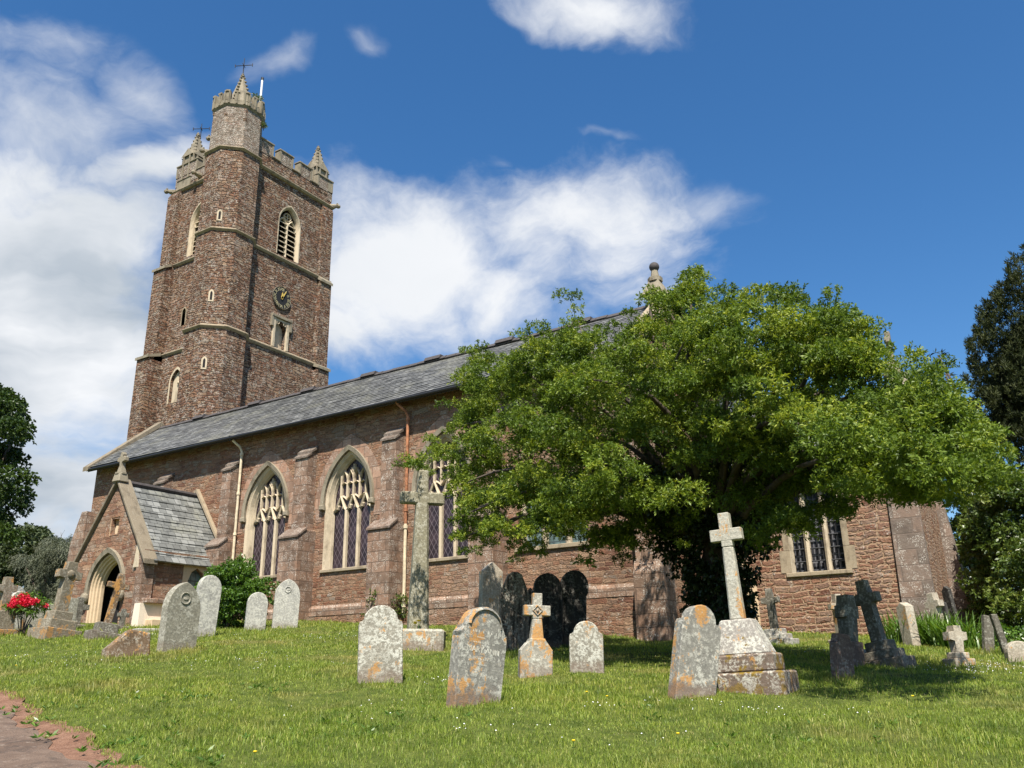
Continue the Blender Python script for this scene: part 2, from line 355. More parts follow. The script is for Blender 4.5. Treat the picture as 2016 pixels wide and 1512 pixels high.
def mat_grave(name, base=(.33, .31, .27), orange=.3, white=.5, dark=.3, foot=.5, streak=0.0, moss=0.0):
    """weathered stone with lichen, in the stone's own coordinates, shifted per object."""
    M = Mat(name); tc = M.N('ShaderNodeTexCoord'); oi = M.N('ShaderNodeObjectInfo')
    P0 = tc.outputs['Object']; P = M.vadd(P0, M.vmul(oi.outputs['Location'], (3.7, 2.9, 1.3)))
    z = M.N('ShaderNodeSeparateXYZ'); M.L(P0, z.inputs[0]); Z = z.outputs[2]; b = Vector(base)
    n0 = M.noise(P, 2.3, 6, .6); n1 = M.noise(P, 5.5, 8, .7); n2 = M.noise(P, 22, 6, .7); n3 = M.noise(P, 60, 3, .6)
    nst = M.noise(M.vmul(P, (9, 9, .8)), 1.6, 5, .6)
    col = M.mix(M.step(n2, .3, .7), tuple(b*.72), tuple(b*1.18))
    col = M.mix(M.step(n0, .5, .72, 0, dark), col, tuple(b*.3))
    if streak: col = M.mix(M.step(nst, .46, .60, 0, streak), col, tuple(b*.16))
    if white:
        nm = M.math('ADD', M.math('MULTIPLY', n1, .62), M.math('MULTIPLY', n2, .38))
        wm = M.math('MULTIPLY', M.step(nm, .535-.07*white, .585-.07*white), M.step(n3, .38, .50))
        wm = M.math('MULTIPLY', wm, M.step(M.noise(P, 1.7, 3), .38, .55, .45, 1))
        vs = M.N('ShaderNodeTexVoronoi'); vs.inputs['Scale'].default_value = 17; M.L(M.vadd(P, M.vmul(M.noise(P, 25, 2, out='Color'), (.03, .03, .03))), vs.inputs['Vector'])
        spc = M.N('ShaderNodeSeparateColor'); M.L(vs.outputs['Color'], spc.inputs[0])
        rad = M.math('MULTIPLY', M.math('SUBTRACT', spc.outputs[0], .45, clamp=True), .75)
        spots = M.step(M.math('SUBTRACT', vs.outputs['Distance'], rad), .04, -.03)
        wm = M.math('MAXIMUM', wm, M.math('MULTIPLY', spots, .55))
        col = M.mix(M.math('MULTIPLY', wm, min(1, white+.2)), col, (.52, .505, .43))
    if orange:
        on = M.noise(M.vadd(M.vmul(P, (1, 1, .6)), (5.2, 1.1, 8.3)), 3.2, 7, .66)
        om = M.math('MULTIPLY', M.step(M.math('ADD', M.math('MULTIPLY', on, .72), M.math('MULTIPLY', n2, .28)), .575-.085*orange, .61-.085*orange), M.step(n3, .30, .46))
        col = M.mix(M.math('MULTIPLY', om, .9), col, M.mix(n2, (.28, .13, .035), (.52, .27, .075)))
    if moss:
        mn = M.noise(M.vadd(P, (1.7, 9.1, 4.4)), 4.0, 7, .68)
        col = M.mix(M.step(mn, .62-.12*moss, .68-.1*moss), col, M.mix(n2, (.10, .065, .012), (.26, .17, .025)))
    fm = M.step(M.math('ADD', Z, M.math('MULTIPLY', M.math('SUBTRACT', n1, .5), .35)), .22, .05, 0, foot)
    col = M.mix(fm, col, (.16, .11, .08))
    M.bump(M.math('ADD', M.math('MULTIPLY', n2, .8), M.math('ADD', M.math('MULTIPLY', n3, .35), n1)), .75, .012)
    return M.fin(col, .9, .2)

def mat_leaf(name, c0, c1, c2=None, rough=.42, trans=.35, spec=.4):
    M = Mat(name); at = M.N('ShaderNodeAttribute', attribute_name='rnd')
    stops = [(0, c0), (.6, c1), (1, c2 or c1)]
    col = M.ramp(at.outputs['Fac'], stops)
    M.fin(col, rough, spec)
    tr = M.N('ShaderNodeBsdfTranslucent'); tcol = M.mix(1.0, col, (1.25, 1.25, .45), 'MULTIPLY'); M.L(tcol, tr.inputs['Color'])
    ms = M.N('ShaderNodeMixShader'); ms.inputs[0].default_value = trans
    M.L(M.bsdf.outputs[0], ms.inputs[1]); M.L(tr.outputs[0], ms.inputs[2]); M.L(ms.outputs[0], M.out.inputs[0])
    return M.m

def mat_plain(name, col, rough=.6, metal=0.0, var=.25, scale=12, spec=.4):
    M = Mat(name); P = M.pos(); n = M.noise(P, scale, 5, .6); b = Vector(col)
    c = M.mix(M.step(n, .3, .7), tuple(b*(1-var)), tuple(b*(1+var*.6)))
    M.bsdf.inputs['Metallic'].default_value = metal; M.bump(n, .25, .006)
    return M.fin(c, rough, spec)

MT = {}
MT['tower'] = mat_rubble('tower_rubble', .46, .175, (.095, .062, .045), .026, lichen=.75, bump=.16, rough=1.4,  # near-black mortar paints in the shadow between the rough stones
    stones=[(0, (.12, .060, .036)), (.2, (.25, .122, .072)), (.42, (.34, .19, .112)), (.6, (.25, .165, .11)), (.78, (.41, .265, .16)), (.9, (.34, .28, .205)), (1, (.52, .41, .29))])
MT['upper'] = mat_rubble('upper_turret_rubble', .42, .18, (.24, .20, .15), .020, lichen=1.1, bump=.09, rough=1.1,
    stones=[(0, (.14, .10, .075)), (.3, (.24, .185, .14)), (.6, (.31, .255, .20)), (.85, (.26, .18, .14)), (1, (.42, .38, .31))])
MT['aisle'] = mat_rubble('aisle_rubble', .46, .19, (.33, .21, .135), .019, lichen=.3, bump=.07, rough=.9)
MT['porch'] = mat_rubble('porch_rubble', .52, .22, (.27, .17, .115), .016, lichen=.3, bump=.045, rough=.6)
MT['chancel'] = mat_rubble('chancel_rubble', .38, .185, (.45, .295, .19), .032, lichen=.3, bump=.09, rough=.8,
    stones=[(0, (.14, .062, .04)), (.25, (.25, .12, .075)), (.5, (.33, .175, .11)), (.75, (.25, .16, .115)), (1, (.42, .275, .185))])
MT['east'] = mat_rubble('east_wall_rubble', .26, .13, (.50, .34, .23), .022, lichen=.5, bump=.07, rough=1.1)
MT['ashlar'] = mat_ashlar('buttress_ashlar', (.22, .145, .102), .58, .34, .9, .95, .8, (.115, .08, .06))
MT['plinth'] = mat_ashlar('plinth_ashlar', (.21, .145, .115), .95, .36, .5, .5, .5)
MT['voussoir'] = mat_ashlar('pink_voussoirs', (.29, .185, .13), .42, .40, .6, .6, .5, (.16, .11, .08))
MT['quoin'] = mat_ashlar('grey_quoins', (.195, .15, .12), .9, .42, .6, .7, .7, (.17, .13, .105))
MT['string'] = mat_dressed('string_course_stone', (.31, .25, .17), .8, .5)
MT['weather'] = mat_ashlar('weathering_stone', (.15, .115, .09), 2.0, 2.0, .7, .9, .5)
MT['coping'] = mat_dressed('dark_coping_stone', (.20, .165, .115), .8, .5)
MT['cream'] = mat_dressed('cream_window_stone', (.50, .415, .295), .75, .25)
MT['ochre'] = mat_dressed('ochre_porch_stone', (.56, .42, .27), .35, .1)
MT['crest'] = mat_dressed('weathered_crest_stone', (.245, .21, .15), .85, .6)
MT['slate'] = mat_slate('nave_slate', 'x', .26, .21, (.098, .098, .094), (.19, .19, .18), 1.55)
MT['porchslate'] = mat_slate('porch_slate', 'y', .30, .33, (.135, .138, .128), (.235, .238, .222), 1.3)
MT['ridge'] = mat_plain('dark_ridge_tile', (.06, .052, .05), .8)
MT['black'] = mat_plain('black_iron', (.02, .02, .022), .5)
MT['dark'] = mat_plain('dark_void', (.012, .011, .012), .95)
MT['creampaint'] = mat_plain('cream_painted_iron', (.62, .52, .36), .45, 0, .25, 6)
MT['rustpaint'] = mat_plain('rusty_iron', (.36, .15, .07), .7, 0, .45, 9)
MT['render'] = mat_dressed('cream_limewash', (.70, .60, .47), .25, .1)
MT['gold'] = mat_plain('gilt', (.75, .52, .12), .4, .2, .15)
MT['numeral'] = mat_plain('faded_numeral_gilt', (.48, .42, .24), .5, 0, .2)
MT['dial'] = mat_plain('dial_black', (.012, .012, .013), .8)
MT['white'] = mat_plain('white_paint', (.78, .78, .78), .4, 0, .05)
MT['wood'] = mat_plain('grey_door_wood', (.23, .20, .18), .75, 0, .4, 14)
MT['louvre'] = mat_dressed('louvre_slate', (.45, .37, .25), .5)
def mat_glass(name, base, line, k=7.0, w=.06, diamond=True, rough=.25):
    M = Mat(name); P = M.pos(); uv, xyz = M.uz(P); s = M.N('ShaderNodeSeparateXYZ'); M.L(uv, s.inputs[0])
    if diamond:
        a = M.math('ADD', M.math('MULTIPLY', s.outputs[0], k), M.math('MULTIPLY', s.outputs[1], k*.62)); b = M.math('SUBTRACT', M.math('MULTIPLY', s.outputs[0], k), M.math('MULTIPLY', s.outputs[1], k*.62))
    else:
        a = M.math('MULTIPLY', s.outputs[0], k*.8); b = M.math('MULTIPLY', s.outputs[1], k*.55)
    def ln(v):
        f = M.math('FRACT', v); return M.math('GREATER_THAN', M.math('ABSOLUTE', M.math('SUBTRACT', f, .5)), .5-w)
    lm = M.math('MAXIMUM', ln(a), ln(b)); n = M.noise(P, 2.5, 4); bb = Vector(base)
    col = M.mix(M.step(n, .35, .65), tuple(bb*.6), tuple(bb*1.5)); col = M.mix(M.math('MULTIPLY', lm, .8), col, line)
    M.bump(M.math('ADD', lm, M.math('MULTIPLY', M.noise(P, 6, 3), .4)), .4, .01)
    return M.fin(col, rough, .35)
MT['glass'] = mat_glass('purple_leaded_glass', (.030, .020, .024), (.15, .12, .13), 5.2, .055, True, .35)
MT['greenglass'] = mat_glass('green_leaded_glass', (.10, .14, .13), (.05, .06, .06), 6, .06, False, .15)
MT['blackglass'] = mat_glass('black_stained_glass', (.022, .022, .026), (.16, .16, .17), 9, .10, False, .3)

# ---------------------------------------------------------------- ground
def gz(x, y):
    x = np.asarray(x, float); y = np.asarray(y, float)
    xs = np.where(x < -30, -30-(1-np.exp(-np.maximum(-30-x, 0)/8))*8, x); xs = np.where(xs > 12, 12+(1-np.exp(-np.maximum(xs-12, 0)/6))*6, xs)
    ys = np.where(y > 28, 28+(1-np.exp(-np.maximum(y-28, 0)/8))*8, y); ys = np.where(ys < -8, -8-(1-np.exp(-np.maximum(-8-ys, 0)/6))*6, ys)
    z = -1.55-.067*xs+.083*ys
    z = z-.16*np.exp(-((x+8)**2+(y-21.5)**2)/20)-.14*np.exp(-((x+28)**2+(y-18)**2)/16)-.10*np.exp(-((x+3)**2+(y-26)**2)/16)
    z = z+.035*np.sin(x*1.3+.7*y)*np.sin(y*.9-.4*x+1)+.02*np.sin(x*3.1+1.3)*np.sin(y*2.7+.5*x)+.008*np.sin(x*7.3+y*2)*np.sin(y*6.1-x)
    return z
def gzf(x, y): return float(gz(x, y))
def at(px, py):
    """the place on the grass that a ray meets"""
    r = ray(px, py); lo, hi = 3.0, 60.0; t = lo; p = r*t
    while t < hi:
        p = r*t
        if p.z < gzf(p.x, p.y): break
        t += .03
    return Vector((p.x, p.y, gzf(p.x, p.y)))
def grid_mesh(name, xs, ys, zf, mat, keep=None):
    nx, ny = len(xs), len(ys); Xg, Yg = np.meshgrid(xs, ys); Zg = zf(Xg, Yg)
    co = np.stack([Xg, Yg, Zg], -1).reshape(-1, 3)
    i = (np.arange(ny-1)[:, None]*nx+np.arange(nx-1)[None, :]).ravel()
    f = np.stack([i, i+1, i+nx+1, i+nx], 1)
    return raw_mesh(name, co, f, mat)
def raw_mesh(name, co, faces, mat, parent=None, rnd=None, smooth=True):
    me = bpy.data.meshes.new(name); co = np.asarray(co, np.float32); faces = np.asarray(faces, np.int32); nf, k = faces.shape
    me.vertices.add(len(co)); me.vertices.foreach_set('co', co.ravel())
    me.loops.add(nf*k); me.loops.foreach_set('vertex_index', faces.ravel())
    me.polygons.add(nf); me.polygons.foreach_set('loop_start', np.arange(0, nf*k, k, dtype=np.int32))
    if smooth: me.polygons.foreach_set('use_smooth', np.ones(nf, bool))
    me.update(calc_edges=True)
    if rnd is not None:
        a = me.attributes.new('rnd', 'FLOAT', 'POINT'); a.data.foreach_set('value', np.asarray(rnd, np.float32))
    return link(name, me, mat, parent)

# path edge: the rim of red earth between grass and path
EDGE = [(-40, 12.2), (-24, 9.9), (-16.5, 7.9), (-12.55, 6.68), (-9.3, 5.52), (-6.75, 4.72), (-4.2, 3.3), (-1.8, .8), (-.6, -3), (0, -12)]
def edge_dist(x, y):
    """signed distance to the path's rim, positive on the grass"""
    P = np.stack([np.asarray(x, float), np.asarray(y, float)], -1); best = np.full(P.shape[:-1], 1e9); sg = np.ones(P.shape[:-1])
    for a, b in zip(EDGE[:-1], EDGE[1:]):
        a = np.array(a); b = np.array(b); ab = b-a; t = np.clip(((P-a)@ab)/(ab@ab), 0, 1); q = a+t[..., None]*ab; d = np.linalg.norm(P-q, axis=-1)
        s = ab[0]*(P[..., 1]-a[1])-ab[1]*(P[..., 0]-a[0]); m = d < best; best = np.where(m, d, best); sg = np.where(m, np.sign(s), sg)
    return best*sg+.09*np.sin(P[..., 0]*2.3+P[..., 1])+.05*np.sin(P[..., 0]*6.1)

def mat_soil_grass():
    M = Mat('turf'); P = M.pos(); n1 = M.noise(P, .55, 6, .62); n2 = M.noise(P, 3.0, 7, .7); n3 = M.noise(P, 30, 4, .7)
    c = M.mix(M.step(n2, .3, .7), (.05, .07, .014), (.12, .14, .03))
    c = M.mix(M.step(n1, .52, .72, 0, .6), c, (.17, .155, .052))
    c = M.mix(M.step(n3, .35, .7, 0, .6), c, (.035, .05, .012))
    M.bump(M.math('ADD', n3, n2), .8, .03)
    return M.fin(c, .95, .1)
xs = np.unique(np.concatenate([np.linspace(-400, -60, 30), np.linspace(-60, -30, 40), np.linspace(-30, 8, 460), np.linspace(8, 40, 40), np.linspace(40, 400, 30)]))
ys = np.unique(np.concatenate([np.linspace(-200, -10, 20), np.linspace(-10, 2, 20), np.linspace(2, 26, 300), np.linspace(26, 60, 40), np.linspace(60, 500, 30)]))
ground = grid_mesh('ground', xs, ys, lambda a, b: gz(a, b)-.10*np.clip((.22-edge_dist(a, b))*4, 0, 1), mat_soil_grass()); tag(ground, kind='structure')

def strip(name, d0, d1, lift, mat, n=260, m=12):
    E_ = np.array(EDGE); seg = np.r_[0, np.cumsum(np.linalg.norm(np.diff(E_, axis=0), axis=1))]; t = np.linspace(0, seg[-1], n)
    ex = np.interp(t, seg, E_[:, 0]); ey = np.interp(t, seg, E_[:, 1])
    for _ in range(6):
        ex[1:-1] = (ex[:-2]+ex[1:-1]*2+ex[2:])/4; ey[1:-1] = (ey[:-2]+ey[1:-1]*2+ey[2:])/4
    tx = np.gradient(ex); ty = np.gradient(ey); l = np.hypot(tx, ty); nx, ny = ty/l, -tx/l      # towards the path
    k = np.linspace(0, 1, m); wob0 = .07*np.sin(t*3.3)+.05*np.sin(t*8.7+1)
    wob0 = wob0*.7; off = (d0+wob0)[:, None]*(1-k)+d1*k if np.ndim(d0) else (d0+wob0)[:, None]*(1-k)+d1*k
    px_ = ex[:, None]+nx[:, None]*off; py_ = ey[:, None]+ny[:, None]*off
    z = gz(px_, py_)+lift(k)[None, :]+.008*np.sin(px_*9)*np.sin(py_*8)
    co = np.stack([px_, py_, z], -1).reshape(-1, 3); i = (np.arange(n-1)[:, None]*m+np.arange(m-1)[None, :]).ravel()
    o = raw_mesh(name, co, np.stack([i, i+m, i+m+1, i+1], 1), mat); return tag(o, kind='structure')
def mat_earth():
    M = Mat('red_earth'); P = M.pos(); n1 = M.noise(P, 4, 7, .7); n2 = M.noise(P, 40, 4, .7)
    c = M.mix(M.step(n1, .3, .7), (.15, .078, .05), (.26, .15, .10)); c = M.mix(M.step(n2, .55, .75, 0, .6), c, (.38, .25, .18)); c = M.mix(M.step(n2, .48, .34, 0, .7), c, (.09, .05, .035))
    M.bump(M.math('ADD', n1, n2), .9, .03); return M.fin(c, .95, .1)
def mat_path():
    M = Mat('worn_path_dapple_shade'); P = M.pos(); n1 = M.noise(P, 1.8, 7, .68, .6); n2 = M.noise(P, 9, 6, .7); n3 = M.noise(P, 70, 3, .7)
    c = M.mix(M.step(n1, .35, .65), (.125, .085, .062), (.20, .142, .105)); c = M.mix(M.step(n2, .55, .7, 0, .7), c, (.30, .245, .195)); c = M.mix(M.step(M.noise(P, 3.4, 6, .7, 1.2), .50, .60, 0, .55), c, (.075, .058, .048)); c = M.mix(M.step(n3, .5, .7, 0, .5), c, (.09, .07, .06))  # dark blotches are dappled tree shade painted into the path colour
    M.bump(M.math('ADD', n2, n3), .9, .025); return M.fin(c, .9, .2)
strip('earth_verge', -.22, .50, lambda k: -.012-.035*k, mat_earth())
strip('path', .17, 3.4, lambda k: -.024+.02*k*(1-k)+.03*np.sin(k*3.14), mat_path(), m=30)
# ---------------------------------------------------------------- church
ch = empty('church', (-22, 24, 1.5))
tag(ch, 'red sandstone church with tall battlemented tower, slate roof and traceried windows', 'church')
YS = 22.0; XW, XE = -36.2, -9.15; EAVE = 9.15; RY, RZ = 24.8, 11.5; YN = 27.6
SF = Fr((0, YS, 0), X3)
def part(name, bm, mat, parent=None, smooth=False): return child_world(name, bm, mat, parent or ch, smooth)

def parts(name, bm, mat, parent=None):
    """every separate piece of the bmesh becomes a part of its own"""
    left = set(bm.verts); bm.verts.index_update()
    while left:
        st = [next(iter(sorted(left, key=lambda v: v.index)[:1]))]; isl = set()
        while st:
            v = st.pop()
            if v in isl: continue
            isl.add(v)
            st += [e.other_vert(v) for e in v.link_edges]
        left -= isl; nb = BM(); mp = {v.index: nb.verts.new(v.co) for v in sorted(isl, key=lambda v: v.index)}
        for f in {f for v in isl for f in v.link_faces}: nb.faces.new([mp[v.index] for v in f.verts])
        part(name, nb, mat, parent)
    bm.free()

def window(fr, cx, sill, spring, hw, apex, glass, name='window', depth=.5, hood=True, lights=3):
    """stone frame with mullions and tracery; glass, hood mould and sill below it"""
    bm = BM(); steps = [(0.0, .004), (.055, -.06), (.085, -.06), (.15, -.20), (.17, -.20), (.20, -.30)]
    outs = [opening(cx, sill, spring, hw-a, apex-a*1.25) for a, _ in steps]
    for i in range(len(steps)-1): loft(bm, fr, outs[i], steps[i][1], outs[i+1], steps[i+1][1])
    ihw = hw-.20; iap = apex-.25; s0 = spring-.30; pitch = 2*ihw/lights; d0, d1 = -.36, -.20
    for k in range(1, lights):
        x = cx-ihw+pitch*k; ribbon(bm, fr, [(x, sill), (x, s0+.02)], .115, d0, d1+.02)
    mids = [cx-ihw+pitch*(k+.5) for k in range(lights)]; tops = []
    for k, m in enumerate(mids):
        a = m-pitch/2; pts = []; rise = .52
        for t in np.linspace(0, 1, 9):
            x = a+(m-a)*t; v = s0+rise*(.5*(1-math.cos(math.pi*t*.92)) * .8+.2*t**3)
            pts.append((x, v))
        full = pts+[(2*m-x, v) for x, v in pts[-2::-1]]
        full = [(x, v) for x, v in full if abs(x-cx) <= arch_hw(v, spring, ihw, iap)+.03]
        ribbon(bm, fr, full, .078, d0, d1)
        for sg in (-1, 1):     # cusps in the light head
            ribbon(bm, fr, [(m+sg*pitch*.36, s0+.10), (m+sg*pitch*.20, s0+.06), (m+sg*pitch*.17, s0+.16), (m+sg*pitch*.26, s0+.24)], .05, d0+.03, d1-.03)
        vt = s0+rise*.97
        top = vt
        while arch_hw(top, spring, ihw, iap) > abs(m-cx)+.02 and top < s0+1.62: top += .02
        ribbon(bm, fr, [(m, vt), (m, top)], .066, d0, d1)
    for k in range(1, lights):  # super mullions over the main ones, ending in small reticulated heads
        x = cx-ihw+pitch*k; vb = s0+.55
        ribbon(bm, fr, [(x-pitch*.36, s0+.52), (x, vb-.22+.04), (x+pitch*.36, s0+.52)], .05, d0, d1-.02)
        top = vb
        while arch_hw(top, spring, ihw, iap) > abs(x-cx)+.02 and top < s0+1.22: top += .02
        ribbon(bm, fr, [(x, vb-.2), (x, top)], .058, d0, d1)
        for sg in (-1, 1):
            xx = x+sg*pitch*.25; vt = s0+1.12
            if arch_hw(vt+.1, spring, ihw, iap) > abs(xx-cx)+.1:
                hd = [(xx-pitch*.25, vt-.06), (xx-pitch*.17, vt+.13), (xx, vt+.30), (xx+pitch*.17, vt+.13), (xx+pitch*.25, vt-.06)]
                hd = [(a_, b_) for a_, b_ in hd if abs(a_-cx) <= arch_hw(b_, spring, ihw, iap)+.03]
                if len(hd) > 2: ribbon(bm, fr, hd, .052, d0, d1-.01)
            ribbon(bm, fr, [(xx-pitch*.2, s0+.93), (xx, s0+.99), (xx+pitch*.2, s0+.93)], .045, d0+.02, d1-.03)
    y0 = s0+1.45
    for sg in (-1, 1):
        pts = [(cx, y0-.12), (cx+sg*.10, y0+.05), (cx+sg*.30, y0+.27), (cx+sg*.46, y0+.5)]
        pts = [q for q in pts if abs(q[0]-cx) <= arch_hw(q[1], spring, ihw, iap)+.04]
        if len(pts) > 1: ribbon(bm, fr, pts, .066, d0, d1)
    w = part(name, bm, MT['cream'])
    g = BM(); extr(g, fr, opening(cx, sill, spring, hw-.19, apex-.24), -.40, -.335); part('glass', g, glass, w)
    s_ = BM(); P0 = [(cx-hw-.06, sill-.11), (cx+hw+.06, sill-.11), (cx+hw+.06, sill), (cx-hw-.06, sill)]
    extr(s_, fr, P0, -.38, .07, .015); part('sill', s_, MT['string'], w)
    if hood:
        h = BM(); lo = spring-.12
        A = [(cx-hw-.02, lo)]+arch(cx, spring, hw+.02, apex+.03)+[(cx+hw+.02, lo)]; B = [(cx-hw-.15, lo)]+arch(cx, spring, hw+.15, apex+.20)+[(cx+hw+.15, lo)]
        loft(h, fr, A, .005, A, .09); loft(h, fr, A, .09, B, .12); loft(h, fr, B, .12, B, 0.0)
        for sg in (-1, 1): extr(h, fr, [(cx+sg*(hw+.085)-.12, lo-.15), (cx+sg*(hw+.085)+.12, lo-.15), (cx+sg*(hw+.085)+.12, lo+.03), (cx+sg*(hw+.085)-.12, lo+.03)], 0, .15, .03)
        part('hood_mould', h, MT['crest'], w)
        v = BM(); A2 = [(cx-hw-.15, lo-.55)]+arch(cx, spring, hw+.15, apex+.2)+[(cx+hw+.15, lo-.55)]
        B2 = [(cx-hw-.42, lo-.55)]+arch(cx, spring, hw+.50, apex+.62)+[(cx+hw+.42, lo-.55)]
        loft(v, fr, A2, .012, B2, .012); loft(v, fr, B2, .012, B2, -.02); part('arch_stones', v, MT['voussoir'], w)
    return w

WX = [-24.90, -20.78, -16.62]; HW = 1.07; SILL, SPR, APX = 3.45, 5.80, 7.55
# aisle walls
bm = BM()
holes = [opening(x, SILL, SPR, HW, APX) for x in WX] + [[(-13.75, 3.5), (-13.75, 5.6), (-11.45, 5.6), (-11.45, 3.5)]]
wall(bm, SF, [(XW, -.5), (XE, -.5), (XE, EAVE), (XW, EAVE)], holes, .55, False)
EF = Fr((XE, 0, 0), Y3)
wall(bm, EF, [(YS, -.5), (YN, -.5), (YN, EAVE), (RY, RZ), (YS, EAVE)], [[(23.0, 3.3), (23.0, 5.6), (24.6, 5.6), (24.6, 3.3)]], .5, False)
WF = Fr((XW, 0, 0), -Y3)
wall(bm, WF, [(-YN, 0), (-YS, 0), (-YS, EAVE), (-RY, RZ), (-YN, EAVE)], [], .5, False)
NF = Fr((0, YN, 0), -X3); wall(bm, NF, [(-XE, -.5), (-XW, -.5), (-XW, EAVE), (-XE, EAVE)], [], .5, False)
part('aisle_wall', bm, MT['aisle'])
for x in WX: window(SF, x, SILL, SPR, HW, APX, MT['glass'])
# square green window, half hidden by the tree
bm = BM()
for x in (-13.75, -13.0, -12.2, -11.45): ribbon(bm, SF, [(x, 3.5), (x, 5.6)], .16, -.34, -.16)
ribbon(bm, SF, [(-13.75, 5.6), (-11.45, 5.6)], .16, -.34, -.16)
w = part('window', bm, MT['cream']); g = BM(); extr(g, SF, [(-13.7, 3.5), (-11.5, 3.5), (-11.5, 5.6), (-13.7, 5.6)], -.40, -.33); part('glass', g, MT['greenglass'], w)
g = BM(); extr(g, SF, [(-13.9, 3.38), (-11.3, 3.38), (-11.3, 3.5), (-13.9, 3.5)], -.38, .07, .01); part('sill', g, MT['string'], w)
bm = BM()
for y in (23.0, 23.55, 24.1, 24.6): ribbon(bm, EF, [(y, 3.3), (y, 5.6)], .16, -.34, -.10)
ribbon(bm, EF, [(22.85, 3.24), (24.75, 3.24)], .14, -.3, .06)
w = part('window', bm, MT['cream']); g = BM(); extr(g, EF, [(23, 3.3), (24.6, 3.3), (24.6, 5.6), (23, 5.6)], -.40, -.33); part('glass', g, MT['greenglass'], w)
# plinth
bm = BM(); extr(bm, Fr((0, 0, 0), Y3), [(YS-.10, -.5), (YS+.2, -.5), (YS+.2, 1.9), (YS-.10, 1.9)], -26.5, -9.02); pl = part('plinth', bm, MT['aisle'])
bm = BM(); extr(bm, Fr((0, 0, 0), Y3), [(YS-.115, 1.9), (YS+.2, 1.9), (YS+.2, 2.24), (YS-.02, 2.24), (YS-.115, 2.14)], -26.5, -9.0); part('plinth_course', bm, MT['ashlar'], pl)
def buttress(x0, x1, top, mid=None, p1=.45, p2=.8, xo=.12, cap=True):
    bm = BM(); fr = Fr((0, 0, 0), Y3); Y = YS
    if mid is None: mid = 0
    else: extr(bm, fr, [(Y-p2, -.5), (Y+.1, -.5), (Y+.1, mid+.3), (Y-p1, mid+.3), (Y-p2, mid)], x0-xo, x1+xo, .015)
    extr(bm, fr, [(Y-p1, mid), (Y+.1, mid), (Y+.1, top+.42), (Y-.02, top+.42), (Y-p1, top)], x0, x1, .015)
    b = part('buttress', bm, MT['ashlar'])
    c = BM()
    extr(c, fr, [(Y-p1-.05, top), (Y-p1-.05, top+.07), (Y-.22, top+.27), (Y-.22, top+.19)], x0-.03, x1+.03)
    extr(c, fr, [(Y-.30, top+.22), (Y-.30, top+.30), (Y-.005, top+.52), (Y-.005, top+.40)], x0-.05, x1+.05)
    if mid and cap: extr(c, fr, [(Y-p2-.05, mid), (Y-p2-.05, mid+.06), (Y-p1-.01, mid+.38), (Y-p1-.01, mid+.30)], x0-xo-.03, x1+xo+.03)
    parts('weathering', c, MT['weather'], b)
buttress(-31.2, -30.6, 7.55, None)
buttress(-27.02, -26.5, 7.55, 4.6)
buttress(-23.05, -22.4, 7.45, 4.55, .45, .82, .14)
buttress(-18.92, -18.3, 7.5, 4.45, .45, .82, .16)
buttress(-14.95, -14.3, 7.5, 4.4, .45, .82, .12)
buttress(-9.75, -8.98, 7.3, 2.45, .55, .66, .05, False)
bm = BM(); extr(bm, Fr((0, 0, 0), X3), [(XW-.95, .5), (XW+.3, .5), (XW+.3, 7.0), (XW-.05, 7.0), (XW-.6, 5.7), (XW-.75, 3.4)], -22.4, -21.6, .02); part('buttress', bm, MT['ashlar'])
# roof: overlapping slate courses
def slate_roof(name, fr_a, fr_b, ridge_a, ridge_b, mat, rows=18, over=.03, nseg=40, sag=.03, lift=.02):
    A, B, C, D = map(Vector, (fr_a, fr_b, ridge_a, ridge_b)); bm = BM()
    nrm = (B-A).cross(C-A).normalized()
    if nrm.z < 0: nrm = -nrm
    for r in range(rows):
        t0, t1 = r/rows, (r+1)/rows+.01
        prev = None
        for i in range(nseg+1):
            s = i/nseg; wob = nrm*(sag*math.sin(s*9+1.3*t0*3)*.5+random.uniform(-.006, .006)-sag*1.2*math.sin(math.pi*s))
            lo = A.lerp(B, s).lerp(C.lerp(D, s), t0)+nrm*over+wob; hi = A.lerp(B, s).lerp(C.lerp(D, s), t1)+nrm*.004+wob
            v = (bm.verts.new(lo-nrm*(over+.03)), bm.verts.new(lo), bm.verts.new(hi))
            if prev:
                bm.faces.new((prev[0], v[0], v[1], prev[1])); bm.faces.new((prev[1], v[1], v[2], prev[2]))
            prev = v
    return part(name, bm, mat)
k = (RZ-EAVE)/(RY-YS); oh = .50
rf = slate_roof('roof', (XW+.25, YS-oh, EAVE-oh*k+.22), (XE-.3, YS-oh, EAVE-oh*k+.22), (XW+.25, RY, RZ), (XE-.3, RY, RZ), MT['slate'], 20, .024, 60, .045)
slate_roof('roof', (XW+.25, YN, EAVE), (XE-.3, YN, EAVE), (XW+.25, RY, RZ), (XE-.3, RY, RZ), MT['slate'], 6, .03, 20)
bm = BM(); fr = Fr((0, 0, 0), Y3)     # roof deck and soffit under the slates
extr(bm, fr, [(YS-oh+.02, EAVE-oh*k+.02), (YS-oh+.02, EAVE-oh*k+.13), (RY, RZ-.09), (RY, RZ-.25), (YS, EAVE-.05)], XW+.1, XE-.1); part('roof_deck', bm, MT['ridge'])
bm = BM(); x = XW+.3
while x < XE-.6:
    l = random.uniform(.42, .5); zz = RZ+.02+random.uniform(-.012, .015)
    extr(bm, fr, [(RY-.16, zz-.10), (RY, zz+.05), (RY+.16, zz-.10), (RY+.14, zz-.13), (RY, zz), (RY-.14, zz-.13)], x, x+l-.015); x += l
